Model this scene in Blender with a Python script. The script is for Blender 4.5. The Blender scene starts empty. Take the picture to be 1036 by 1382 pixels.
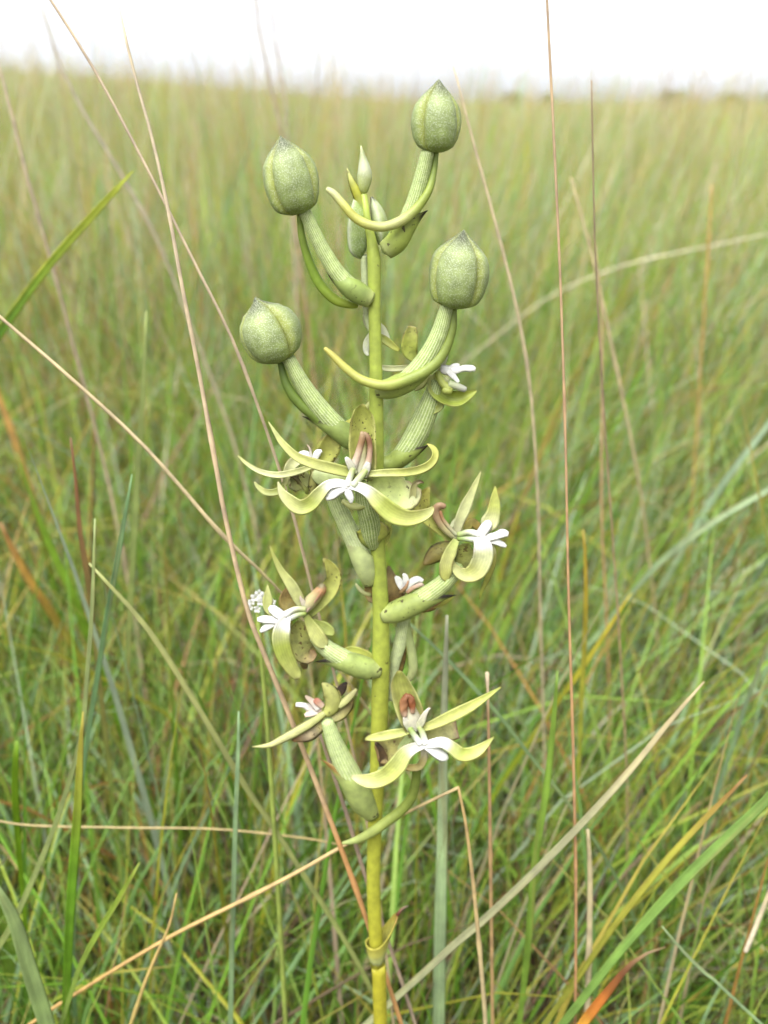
import bpy, math, random
import numpy as np
from mathutils import Vector

random.seed(7)
rng = np.random.default_rng(11)
R = math.radians
scene = bpy.context.scene

# ------------------------------------------------------------------ camera
PH, PW = 1382.0, 1036.0
VFOV = R(50.0)
FPX = PH / 2 / math.tan(VFOV / 2)
PITCH = math.atan((691 - 138) / FPX)
DH = 0.26                     # horizontal metres from lens to orchid stem
CAMZ = 0.46
UNIT = 0.000187               # one photo pixel at the orchid, in metres
CAM = Vector((0, -DH, CAMZ))
cam_d = bpy.data.cameras.new('camera')
cam = bpy.data.objects.new('camera', cam_d)
scene.collection.objects.link(cam)
cam.location = CAM
cam.rotation_euler = (R(90) - PITCH, 0, 0)
cam_d.sensor_fit = 'VERTICAL'
cam_d.sensor_height = 24.0
cam_d.lens = 12.0 / math.tan(VFOV / 2)
cam_d.clip_start = 0.01
cam_d.clip_end = 3000
cam_d.dof.use_dof = True
cam_d.dof.focus_distance = 0.262
cam_d.dof.aperture_fstop = cam_d.lens / 2.7
scene.camera = cam

# ------------------------------------------------------------------ sky, sun, exposure
SUN_EL, SUN_AZ = 62.0, 205.0
world = bpy.data.worlds.new('World')
scene.world = world
world.use_nodes = True
wn, wl = world.node_tree.nodes, world.node_tree.links
wn.clear()
w_out = wn.new('ShaderNodeOutputWorld')
w_bg = wn.new('ShaderNodeBackground')
w_sky = wn.new('ShaderNodeTexSky')
w_sky.sky_type = 'NISHITA'
w_sky.sun_disc = False
w_sky.sun_elevation = R(SUN_EL)
w_sky.sun_rotation = R(SUN_AZ)
w_sky.air_density = 1.0
w_sky.dust_density = 1.0
w_sky.ozone_density = 1.0
w_hs = wn.new('ShaderNodeHueSaturation')       # thin bright cloud takes most of the blue out
w_hs.inputs['Saturation'].default_value = 0.0
w_cl = wn.new('ShaderNodeTexNoise')
w_cl.inputs['Scale'].default_value = 2.2
w_cl.inputs['Detail'].default_value = 4.0
w_cr = wn.new('ShaderNodeValToRGB')
w_cr.color_ramp.elements[0].position = 0.3
w_cr.color_ramp.elements[0].color = (0.78, 0.82, 0.90, 1)
w_cr.color_ramp.elements[1].position = 0.65
w_cr.color_ramp.elements[1].color = (1.04, 1.05, 1.07, 1)
w_mx = wn.new('ShaderNodeMix'); w_mx.data_type = 'RGBA'; w_mx.blend_type = 'MULTIPLY'
w_mx.inputs[0].default_value = 1.0
w_tc = wn.new('ShaderNodeTexCoord')
wl.new(w_tc.outputs['Generated'], w_cl.inputs['Vector'])
wl.new(w_cl.outputs['Fac'], w_cr.inputs['Fac'])
wl.new(w_sky.outputs['Color'], w_hs.inputs['Color'])
wl.new(w_hs.outputs['Color'], w_mx.inputs[6])
wl.new(w_cr.outputs['Color'], w_mx.inputs[7])
wl.new(w_mx.outputs[2], w_bg.inputs['Color'])
w_bg.inputs['Strength'].default_value = 0.06
wl.new(w_bg.outputs['Background'], w_out.inputs['Surface'])

sun_d = bpy.data.lights.new('sun', 'SUN')
sun_d.energy = 2.3
sun_d.angle = R(60)
sun_d.color = (1.0, 0.985, 0.955)
sun = bpy.data.objects.new('sun', sun_d)
scene.collection.objects.link(sun)
az = R(SUN_AZ)
sun_dir = Vector((math.sin(az) * math.cos(R(SUN_EL)), math.cos(az) * math.cos(R(SUN_EL)), math.sin(R(SUN_EL))))
sun.rotation_euler = sun_dir.to_track_quat('Z', 'Y').to_euler()
sun.location = (0, 0, 5)

vs = scene.view_settings
vs.view_transform = 'Standard'
vs.look = 'None'
vs.exposure = 2.14
vs.gamma = 1.0
vs.use_curve_mapping = False
scene.render.engine = 'CYCLES'
scene.cycles.max_bounces = 5
scene.cycles.use_adaptive_sampling = True
scene.cycles.adaptive_threshold = 0.03
scene.cycles.transparent_max_bounces = 4
scene.cycles.use_denoising = True

# ------------------------------------------------------------------ helpers
FWD = Vector((0, math.cos(PITCH), -math.sin(PITCH)))
UPV = Vector((0, math.sin(PITCH), math.cos(PITCH)))
RGT = Vector((1, 0, 0))

def P(px, py, d=0.0):
    """photo position + metres-in-pixels in front of the stem -> (point, metres per pixel there)"""
    dr = RGT * ((px - PW / 2) / FPX) + UPV * (-(py - PH / 2) / FPX) + FWD
    s = (-d * UNIT - CAM.y) / dr.y
    return CAM + dr * s, s / FPX

def lin(c):
    c = c / 255.0
    return c / 12.92 if c <= 0.04045 else ((c + 0.055) / 1.055) ** 2.4

def S(r, g, b, k=0.75):
    r, g, b = lin(r), lin(g), lin(b)
    if k == 0.75:                      # orchid flesh: slightly greyer than it looks on screen
        y = 0.3 * r + 0.6 * g + 0.1 * b
        r, g, b = r * .88 + y * .10, g * .90 + y * .10, b * .90 + y * .12
    return (r * k, g * k, b * k)

def link(o, parent=None):
    scene.collection.objects.link(o)
    if parent is not None:
        o.parent = parent
    return o

def tag(o, label=None, cat=None, group=None, kind=None):
    if label: o['label'] = label
    if cat: o['category'] = cat
    if group: o['group'] = group
    if kind: o['kind'] = kind
    return o

def worldloc(o):
    p = Vector((0, 0, 0))
    while o is not None:
        p += o.location
        o = o.parent
    return p

def empty(name, loc, parent=None):
    o = bpy.data.objects.new(name, None)
    o.empty_display_size = 0.01
    link(o, parent)
    o.location = Vector(loc) - (worldloc(parent) if parent else Vector((0, 0, 0)))
    return o

def mesh_obj(name, verts, faces, cols, mat, parent=None, origin=None, smooth=True):
    verts = np.asarray(verts, dtype=np.float64)
    if origin is None:
        origin = verts[0]
    origin = Vector(origin)
    me = bpy.data.meshes.new(name)
    me.from_pydata((verts - np.array(origin)).tolist(), [], faces)
    if cols is not None:
        at = me.color_attributes.new('Col', 'FLOAT_COLOR', 'POINT')
        c4 = np.ones((len(verts), 4), dtype=np.float32)
        c4[:, :3] = np.asarray(cols)
        at.data.foreach_set('color', c4.ravel())
    me.materials.append(mat)
    if smooth:
        me.polygons.foreach_set('use_smooth', [True] * len(me.polygons))
    me.update()
    o = bpy.data.objects.new(name, me)
    link(o, parent)
    o.location = origin - (worldloc(parent) if parent else Vector((0, 0, 0)))
    return o

def grad(stops, t):
    """stops: [(t, (r,g,b)), ...]"""
    if t <= stops[0][0]: return np.array(stops[0][1])
    for (a, ca), (b, cb) in zip(stops, stops[1:]):
        if t <= b:
            k = (t - a) / max(1e-9, b - a)
            k = k * k * (3 - 2 * k)
            return np.array(ca) * (1 - k) + np.array(cb) * k
    return np.array(stops[-1][1])

def catmull(pts, n):
    pts = np.asarray(pts, dtype=float)
    if len(pts) == 2:
        t = np.linspace(0, 1, n)[:, None]
        return pts[0] * (1 - t) + pts[1] * t
    ext = np.vstack([2 * pts[0] - pts[1], pts, 2 * pts[-1] - pts[-2]])
    seg = np.linalg.norm(np.diff(pts[:, :3], axis=0), axis=1)
    cum = np.concatenate([[0], np.cumsum(seg)])
    out = []
    for s in np.linspace(0, cum[-1], n):
        i = min(max(np.searchsorted(cum, s) - 1, 0), len(seg) - 1)
        u = (s - cum[i]) / max(seg[i], 1e-12)
        p0, p1, p2, p3 = ext[i], ext[i + 1], ext[i + 2], ext[i + 3]
        out.append(0.5 * (2 * p1 + (p2 - p0) * u + (2 * p0 - 5 * p1 + 4 * p2 - p3) * u * u + (3 * p1 - p0 - 3 * p2 + p3) * u ** 3))
    return np.array(out)

def path3(pts, n):
    """pts: (px, py, d, size_px) -> n rows of x,y,z,size_m"""
    rows = []
    for q in pts:
        p, s = P(q[0], q[1], q[2])
        rows.append((p.x, p.y, p.z, q[3] * s))
    c = catmull(rows, n)
    c[:, 3] = np.maximum(c[:, 3], 1e-5)
    return c

def unit(v):
    return v / max(np.linalg.norm(v), 1e-12)

CAMN = np.array(CAM)

def tangents(c):
    t = np.gradient(c, axis=0)
    return t / np.maximum(np.linalg.norm(t, axis=1), 1e-12)[:, None]

def tube_raw(c, cols, nseg=12, ribs=0, rib_amp=0.0, rib_col=None, rib_w=0.5, flat=1.0, wob=0.0, roll=0.0, twist=0.0):
    """c rows x,y,z,r ; cols: gradient stops"""
    n = len(c)
    T = tangents(c[:, :3])
    N = unit(CAMN - c[0, :3]); N = unit(N - T[0] * np.dot(N, T[0]))
    V, F, C = [], [], []
    ph = random.random() * 6
    for i in range(n):
        N = unit(N - T[i] * np.dot(N, T[i]))
        B = np.cross(T[i], N)
        t = i / (n - 1)
        base = grad(cols, t)
        for k in range(nseg):
            a = 2 * math.pi * k / nseg + roll + twist * t
            r = c[i, 3]
            w = math.cos(ribs * (a - roll)) if ribs else 0
            r *= 1 + rib_amp * w
            r *= 1 + wob * (math.sin(3 * a + 9 * t + ph) * 0.6 + math.sin(2 * a - 14 * t + ph) * 0.5)
            V.append(c[i, :3] + N * math.cos(a) * r * flat + B * math.sin(a) * r)
            col = base
            if rib_col is not None:
                m = max(0.0, (w - rib_w) / (1 - rib_w))
                col = base * (1 - m) + np.array(rib_col) * m
            C.append(col)
    for i in range(n - 1):
        for k in range(nseg):
            a, b = i * nseg + k, i * nseg + (k + 1) % nseg
            F.append((a, b, b + nseg, a + nseg))
    for end, i in ((0, 0), (1, n - 1)):
        V.append(c[i, :3] + (T[i] if end else -T[i]) * c[i, 3] * 0.5)
        C.append(grad(cols, end))
        ci = len(V) - 1
        for k in range(nseg):
            a, b = i * nseg + k, i * nseg + (k + 1) % nseg
            F.append((a, b, ci) if end else (b, a, ci))
    return V, F, C

def tube(name, pts, cols, mat, parent=None, n=24, **kw):
    V, F, C = tube_raw(path3(pts, n), cols, **kw)
    return mesh_obj(name, V, F, C, mat, parent)

def petal_raw(c, cols, cup=0.0, twist=(0, 0), th=None, m=7, edge=None, wave=0.0, face=None):
    """lens-section strip; c rows x,y,z,width"""
    n = len(c)
    T = tangents(c[:, :3])
    V, F, C = [], [], []
    us = np.linspace(-1, 1, m)
    ring = 2 * m - 2
    ph = random.random() * 6
    for i in range(n):
        t = i / (n - 1)
        f = np.array(face) if face is not None else CAMN - c[i, :3]
        f = unit(f)
        N = unit(f - T[i] * np.dot(f, T[i]))
        W = np.cross(T[i], N)
        a = R(twist[0] + (twist[1] - twist[0]) * t)
        N, W = N * math.cos(a) + W * math.sin(a), W * math.cos(a) - N * math.sin(a)
        w = c[i, 3] / 2
        tt = th if th is not None else max(0.00016, w * 0.055)
        tt = min(tt, w * 0.7)
        base = grad(cols, t)
        def pos(u, sgn):
            p = c[i, :3] + W * u * w * (1 + wave * 0.5 * math.sin(11 * t + ph + u)) + N * (cup * u * u * w) \
                + N * (sgn * tt * (1 - u * u) * 0.5)
            if wave:
                p = p + N * (wave * w * u * abs(u) * math.sin(15 * t + ph + (2.0 if u > 0 else 0)))
            return p
        def colr(u):
            if edge is None: return base
            k = max(0.0, (abs(u) - 0.6) / 0.4)
            return base * (1 - k) + np.array(edge) * k
        for u in us:
            V.append(pos(u, 1)); C.append(colr(u))
        for u in us[-2:0:-1]:
            V.append(pos(u, -1)); C.append(colr(u))
    for i in range(n - 1):
        for k in range(ring):
            a, b = i * ring + k, i * ring + (k + 1) % ring
            F.append((a, b, b + ring, a + ring))
    F.append(tuple(range(ring - 1, -1, -1)))
    F.append(tuple((n - 1) * ring + k for k in range(ring)))
    return V, F, C

def petal(name, pts, cols, mat, parent=None, n=20, **kw):
    kw.setdefault('wave', 0.035)
    V, F, C = petal_raw(path3(pts, n), cols, **kw)
    C = np.array(C) * rng.uniform(0.94, 1.05, (len(C), 1))
    us = np.linspace(-1, 1, kw.get('m', 7)); ring = np.concatenate([us, us[-2:0:-1]])
    if mat is not M_WHITE:                       # papery browned margins and tips, here and there
        tt = np.repeat(np.linspace(0, 1, n), len(ring)); uu = np.abs(np.tile(ring, n)); sg = np.sign(np.tile(ring, n))
        p1, p2 = rng.uniform(0, 6, 2)
        bm = np.clip((uu - .72) / .28, 0, 1) * np.clip(np.sin(tt * 9 + p1 + sg * 2) * .9 - .15, 0, 1) * .8
        bm = np.maximum(bm, np.clip((tt - .95) / .05, 0, 1) * .5)
        C = C * (1 - bm[:, None]) + np.array(S(150, 118, 64, .55)) * bm[:, None]
    o = mesh_obj(name, V, F, C, mat, parent)
    av = o.data.attributes.new('vein', 'FLOAT', 'POINT'); av.data.foreach_set('value', np.tile(ring, n).astype(np.float32))
    return o

# ------------------------------------------------------------------ materials
def plant_mat(name, rough=0.5, trans=0.0, mottle=0.25, mscale=600, grain=0.0, gscale=3000, gcol=(0.7, 0.72, 0.6),
              spot=0.0, sscale=900, spotcol=(0.035, 0.02, 0.01), bump=0.0, spec=0.35, sss=0.0, stripe=0.0):
    m = bpy.data.materials.new(name)
    m.use_nodes = True
    nt = m.node_tree; n, l = nt.nodes, nt.links
    n.clear()
    out = n.new('ShaderNodeOutputMaterial')
    bs = n.new('ShaderNodeBsdfPrincipled')
    bs.inputs['Roughness'].default_value = rough
    bs.inputs['Specular IOR Level'].default_value = spec
    at = n.new('ShaderNodeVertexColor'); at.layer_name = 'Col'
    tc = n.new('ShaderNodeTexCoord')
    col = at.outputs['Color']
    def noise(scale, detail=3):
        x = n.new('ShaderNodeTexNoise'); x.inputs['Scale'].default_value = scale; x.inputs['Detail'].default_value = detail
        l.new(tc.outputs['Object'], x.inputs['Vector']); return x
    def mix(mode, fac, a, b):
        x = n.new('ShaderNodeMix'); x.data_type = 'RGBA'; x.blend_type = mode
        if isinstance(fac, float): x.inputs[0].default_value = fac
        else: l.new(fac, x.inputs[0])
        l.new(a, x.inputs[6])
        if isinstance(b, tuple): x.inputs[7].default_value = (*b, 1)
        else: l.new(b, x.inputs[7])
        return x.outputs[2]
    def ramp(fac, p0, p1, c0, c1):
        x = n.new('ShaderNodeValToRGB'); e = x.color_ramp.elements
        e[0].position, e[1].position = p0, p1
        e[0].color, e[1].color = (*c0, 1), (*c1, 1)
        l.new(fac, x.inputs['Fac']); return x.outputs['Color']
    if mottle:
        r = ramp(noise(mscale).outputs['Fac'], 0.3, 0.7, (1 - mottle,) * 3, (1 + mottle * 0.35, 1 + mottle * 0.35, 1.0))
        col = mix('MULTIPLY', 1.0, col, r)
    hgt = None
    if grain:
        v = n.new('ShaderNodeTexVoronoi'); v.inputs['Scale'].default_value = gscale
        l.new(tc.outputs['Object'], v.inputs['Vector'])
        g = ramp(v.outputs['Distance'], 0.12, 0.5, (grain,) * 3, (0, 0, 0))
        col = mix('MIX', g, col, gcol)
        hgt = v.outputs['Distance']
    if spot:
        sp = ramp(noise(sscale, 2).outputs['Fac'], 0.72 - spot * 0.16, 0.76 - spot * 0.16, (0, 0, 0), (0.85,) * 3)
        pm = ramp(noise(sscale * 0.16, 1).outputs['Fac'], 0.44, 0.60, (0, 0, 0), (1, 1, 1))
        sp = mix('MULTIPLY', 1.0, sp, pm)
        col = mix('MIX', sp, col, spotcol)
    if stripe:
        # fine lengthwise veins carried in the blade's own UV-like second attribute
        va = n.new('ShaderNodeAttribute'); va.attribute_name = 'vein'
        mm = n.new('ShaderNodeMath'); mm.operation = 'SINE'
        m2 = n.new('ShaderNodeMath'); m2.operation = 'MULTIPLY'; m2.inputs[1].default_value = 22.0
        l.new(va.outputs['Fac'], m2.inputs[0]); l.new(m2.outputs[0], mm.inputs[0])
        sr = ramp(mm.outputs[0], 0.0, 1.0, (1 - stripe,) * 3, (1 + stripe,) * 3)
        col = mix('MULTIPLY', 1.0, col, sr)
    l.new(col, bs.inputs['Base Color'])
    if sss:
        bs.inputs['Subsurface Weight'].default_value = sss
        bs.inputs['Subsurface Radius'].default_value = (0.0015, 0.0015, 0.0006)
        bs.inputs['Subsurface Scale'].default_value = 1.0
    if bump:
        b = n.new('ShaderNodeBump'); b.inputs['Strength'].default_value = bump; b.inputs['Distance'].default_value = 0.0004
        l.new(hgt if hgt is not None else noise(gscale).outputs['Fac'], b.inputs['Height'])
        if hgt is not None: b.invert = True
        l.new(b.outputs['Normal'], bs.inputs['Normal'])
    sh = bs.outputs['BSDF']
    if trans:
        tr = n.new('ShaderNodeBsdfTranslucent'); l.new(col, tr.inputs['Color'])
        ms = n.new('ShaderNodeMixShader'); ms.inputs[0].default_value = trans
        l.new(sh, ms.inputs[1]); l.new(tr.outputs['BSDF'], ms.inputs[2]); sh = ms.outputs['Shader']
    l.new(sh, out.inputs['Surface'])
    return m

M_STEM = plant_mat('stem_flesh', 0.42, 0.0, 0.22, 500, grain=0.0, bump=0.15, gscale=2500, sss=0.0, spot=0.12, sscale=420)
M_BUD = plant_mat('bud_skin', 0.55, 0.0, 0.28, 350, grain=0.55, gscale=3000, gcol=(0.42, 0.46, 0.33), bump=0.22, sss=0.0)
M_OVARY = plant_mat('ovary_skin', 0.55, 0.0, 0.25, 700, grain=0.45, gscale=2600, gcol=(0.44, 0.48, 0.27), bump=0.2, sss=0.0)
M_PETAL = plant_mat('petal_flesh', 0.45, 0.32, 0.2, 420, bump=0.15, gscale=2200, spec=0.35, stripe=0.05)
M_WHITE = plant_mat('white_petal', 0.5, 0.3, 0.14, 700, bump=0.3, gscale=1500, spec=0.3, stripe=0.05)
M_SPOT = plant_mat('spotted_sepal', 0.5, 0.25, 0.25, 500, bump=0.15, gscale=2200, spot=0.75, sscale=1500)
M_DRY = plant_mat('withered_sepal', 0.6, 0.25, 0.45, 420, bump=0.4, gscale=1500, spot=0.6, sscale=900, spotcol=(0.09, 0.05, 0.02))
M_BRACT = plant_mat('bract_skin', 0.5, 0.15, 0.25, 420, bump=0.15, gscale=2000, spot=0.45, sscale=700)
M_GRASS = plant_mat('grass_blade', 0.45, 0.31, 0.22, 60, spec=0.3, stripe=0.10)
M_STRAW = plant_mat('dry_stem', 0.6, 0.12, 0.30, 220, bump=0.2, gscale=900, spec=0.25)
M_BLADE = plant_mat('broad_blade', 0.45, 0.45, 0.22, 160, spec=0.3, stripe=0.16, bump=0.1, gscale=500)
M_SHRUB = plant_mat('shrub_leaf', 0.55, 0.25, 0.35, 1.5, spec=0.3)

# ------------------------------------------------------------------ ground
def ter(x, y):
    x = np.asarray(x, dtype=float); y = np.asarray(y, dtype=float)
    dy = np.maximum(y + DH, 0.05)
    s = 0.06 - x / dy
    s = np.clip(s, 0, 1.0)
    s = s * s / (s + 0.06)
    ramp_ = np.clip((dy - 1.2) / 3.0, 0, 1)
    return np.minimum(dy, 60) * 0.085 * s * ramp_

def build_ground():
    radii = np.concatenate([[0.0], np.geomspace(0.08, 900, 70)])
    na = 96
    V = [(0, -DH, 0.0)]
    for r in radii[1:]:
        for k in range(na):
            a = 2 * math.pi * k / na
            x, y = r * math.sin(a), -DH + r * math.cos(a)
            fl = 0.012 * math.sin(x * 21 + 1) * math.cos(y * 17) if r < 12 else 0.02 * math.sin(x * 0.3) * math.cos(y * 0.27)
            V.append((x, y, float(ter(x, y)) + fl))
    F = [(0, 1 + k, 1 + (k + 1) % na) for k in range(na)]
    for i in range(len(radii) - 2):
        for k in range(na):
            a, b = 1 + i * na + k, 1 + i * na + (k + 1) % na
            F.append((a, a + na, b + na, b))
    m = bpy.data.materials.new('soil_and_thatch'); m.use_nodes = True
    n, l = m.node_tree.nodes, m.node_tree.links
    bs = n['Principled BSDF']; bs.inputs['Roughness'].default_value = 0.9; bs.inputs['Specular IOR Level'].default_value = 0.1
    tc = n.new('ShaderNodeTexCoord')
    n1 = n.new('ShaderNodeTexNoise'); n1.inputs['Scale'].default_value = 60; n1.inputs['Detail'].default_value = 6
    n2 = n.new('ShaderNodeTexNoise'); n2.inputs['Scale'].default_value = 0.25; n2.inputs['Detail'].default_value = 5
    r1 = n.new('ShaderNodeValToRGB')
    r1.color_ramp.elements[0].color = (0.030, 0.022, 0.014, 1); r1.color_ramp.elements[0].position = 0.35
    r1.color_ramp.elements[1].color = (0.16, 0.12, 0.07, 1); r1.color_ramp.elements[1].position = 0.75
    r2 = n.new('ShaderNodeValToRGB')
    r2.color_ramp.elements[0].color = (0.20, 0.24, 0.11, 1); r2.color_ramp.elements[0].position = 0.3
    r2.color_ramp.elements[1].color = (0.29, 0.29, 0.17, 1); r2.color_ramp.elements[1].position = 0.7
    ln = n.new('ShaderNodeVectorMath'); ln.operation = 'LENGTH'
    mr = n.new('ShaderNodeMapRange'); mr.inputs['From Min'].default_value = 6; mr.inputs['From Max'].default_value = 30
    mx = n.new('ShaderNodeMix'); mx.data_type = 'RGBA'
    l.new(tc.outputs['Object'], n1.inputs['Vector']); l.new(tc.outputs['Object'], n2.inputs['Vector'])
    l.new(tc.outputs['Object'], ln.inputs[0]); l.new(ln.outputs['Value'], mr.inputs['Value'])
    l.new(n1.outputs['Fac'], r1.inputs['Fac']); l.new(n2.outputs['Fac'], r2.inputs['Fac'])
    l.new(mr.outputs['Result'], mx.inputs[0]); l.new(r1.outputs['Color'], mx.inputs[6]); l.new(r2.outputs['Color'], mx.inputs[7])
    l.new(mx.outputs[2], bs.inputs['Base Color'])
    bp = n.new('ShaderNodeBump'); bp.inputs['Strength'].default_value = 0.6; bp.inputs['Distance'].default_value = 0.01
    l.new(n1.outputs['Fac'], bp.inputs['Height']); l.new(bp.outputs['Normal'], bs.inputs['Normal'])
    o = mesh_obj('ground', V, F, None, m, origin=(0, 0, 0))
    tag(o, 'dark soil and thatch of the open grassland under the grass', None, None, 'structure')
build_ground()

# ------------------------------------------------------------------ the grass mass
GREENS = np.array([S(120, 164, 54, .82), S(142, 178, 70, .82), S(106, 150, 54, .82), S(156, 186, 92, .82), S(164, 182, 72, .82), S(128, 168, 90, .82)])
BLUES = np.array([S(156, 184, 144, .84), S(142, 176, 126, .84), S(178, 196, 166, .84)])
YELLOW = np.array([S(186, 188, 76, .80), S(196, 180, 84, .80), S(176, 176, 60, .80)])
STRAW = np.array([S(206, 194, 156, .74), S(194, 178, 142, .74), S(210, 202, 176, .74), S(192, 172, 146, .74)])
THATCH = np.array([S(140, 114, 84, .38), S(110, 88, 64, .34), S(96, 80, 56, .34), S(160, 140, 108, .42)])
RUST = np.array([S(196, 150, 84, .7), S(176, 130, 90, .7), S(206, 166, 92, .7), S(176, 140, 116, .7)])

def pick(n, pg, pb, py, ps, pr, pt=0.0):
    p = np.array([pg, pb, py, ps, pr, pt], float); p /= p.sum()
    kind = rng.choice(6, n, p=p)
    col = np.zeros((n, 3))
    for k, pal in enumerate((GREENS, BLUES, YELLOW, STRAW, RUST, THATCH)):
        m = kind == k
        col[m] = pal[rng.integers(0, len(pal), m.sum())]
    col *= rng.uniform(0.75, 1.2, (n, 1))
    return col, kind

def blade_mass(x, y, L, W, phi, lean, curl, col, kind, segs=5, across=3, twist=None, wprof='leaf'):
    n = len(x)
    s = np.linspace(0, 1, segs + 1)
    th = lean[:, None] + curl[:, None] * s[None, :] ** 1.6
    ds = L[:, None] / segs
    mid = 0.5 * (th[:, 1:] + th[:, :-1])
    hx = np.concatenate([np.zeros((n, 1)), np.cumsum(np.sin(mid) * ds, 1)], 1)
    hz = np.concatenate([np.zeros((n, 1)), np.cumsum(np.cos(mid) * ds, 1)], 1)
    cx = x[:, None] + hx * np.sin(phi)[:, None]
    cy = y[:, None] + hx * np.cos(phi)[:, None]
    cz = ter(x, y)[:, None] + hz - 0.005
    tw = (rng.uniform(-1.2, 1.2, n) if twist is None else twist)[:, None] + s[None, :] * rng.uniform(-1.2, 1.2, n)[:, None]
    # width vector: horizontal perpendicular turned about the blade
    sx, sy = np.cos(phi)[:, None], -np.sin(phi)[:, None]
    nx, ny, nz = np.cos(th) * np.sin(phi)[:, None], np.cos(th) * np.cos(phi)[:, None], -np.sin(th)
    wx = sx * np.cos(tw) + nx * np.sin(tw)
    wy = sy * np.cos(tw) + ny * np.sin(tw)
    wz = nz * np.sin(tw)
    fx = nx * np.cos(tw) - sx * np.sin(tw)
    fy = ny * np.cos(tw) - sy * np.sin(tw)
    fz = nz * np.cos(tw)
    if wprof == 'leaf':
        prof = (0.65 + 0.35 * np.sin(np.minimum(s * 1.6, 1) * math.pi / 2)) * (1 - s ** 2.6) + 0.02
    else:
        prof = 1 - 0.45 * s
    w = W[:, None] * prof[None, :] * 0.5
    us = np.linspace(-1, 1, across)
    V = np.zeros((n, segs + 1, across, 3), np.float32)
    for j, u in enumerate(us):
        fold = 0.45 * (abs(u) - 0.5) if across == 3 else 0
        V[:, :, j, 0] = cx + wx * w * u + fx * w * fold
        V[:, :, j, 1] = cy + wy * w * u + fy * w * fold
        V[:, :, j, 2] = cz + wz * w * u + fz * w * fold
    C = np.ones((n, segs + 1, across, 4), np.float32)
    tipc = np.where((rng.random(n) < 0.30)[:, None], np.array(S(190, 160, 90, .80))[None, :], col * 1.08)
    basec = col * 0.45 + np.array(S(130, 110, 76, .4)) * 0.4  # brownish blade foot, its colour also darkened to stand for shade between blades
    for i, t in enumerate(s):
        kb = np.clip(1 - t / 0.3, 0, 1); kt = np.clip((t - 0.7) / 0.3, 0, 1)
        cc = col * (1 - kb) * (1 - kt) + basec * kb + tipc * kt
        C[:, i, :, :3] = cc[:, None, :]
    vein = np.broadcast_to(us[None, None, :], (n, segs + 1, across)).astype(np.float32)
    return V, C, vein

def in_front(V):
    """blades that would stand between the photographer's clearing and the orchid"""
    q = V.reshape(len(V), -1, 3).astype(float) - np.array(CAM)
    dep = q @ np.array(FWD); u = q[..., 0] / np.maximum(dep, 1e-3); v = (q @ np.array(UPV)) / np.maximum(dep, 1e-3)
    yy = V.reshape(len(V), -1, 3)[..., 1]
    bad = (dep > -0.02) & (np.abs(u) < 0.46) & (np.abs(v) < 0.60) & (yy < 0.022)
    near = (q ** 2).sum(-1) < 0.12 ** 2
    return (bad | near).any(1)

def mass_object(name, parts, label, gain=1.0):
    Vs, Cs, As, Fs = [], [], [], []
    off = 0
    for V, C, A in parts:
        n, r, a, _ = V.shape
        idx = (np.arange(n)[:, None, None] * r * a + np.arange(r - 1)[None, :, None] * a + np.arange(a - 1)[None, None, :]) + off
        Fs.append(np.stack([idx, idx + 1, idx + a + 1, idx + a], -1).reshape(-1, 4))
        Vs.append(V.reshape(-1, 3)); Cs.append(C.reshape(-1, 4)); As.append(A.ravel())
        off += n * r * a
    V, C, A, F = np.concatenate(Vs), np.concatenate(Cs), np.concatenate(As), np.concatenate(Fs)
    me = bpy.data.meshes.new(name)
    me.vertices.add(len(V)); me.vertices.foreach_set('co', V.ravel())
    me.loops.add(F.size); me.loops.foreach_set('vertex_index', F.ravel().astype(np.int32))
    me.polygons.add(len(F)); me.polygons.foreach_set('loop_start', np.arange(0, F.size, 4, dtype=np.int32))
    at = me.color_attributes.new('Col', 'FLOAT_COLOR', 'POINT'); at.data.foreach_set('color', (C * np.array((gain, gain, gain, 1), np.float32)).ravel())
    av = me.attributes.new('vein', 'FLOAT', 'POINT'); av.data.foreach_set('value', A)
    me.materials.append(M_GRASS)
    me.update(calc_edges=True)
    me.polygons.foreach_set('use_smooth', np.ones(len(F), bool))
    o = link(bpy.data.objects.new(name, me))
    tag(o, label, 'grass', None, 'stuff')
    return o

def keep(part, m):
    return tuple(a[m] for a in part)

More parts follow.
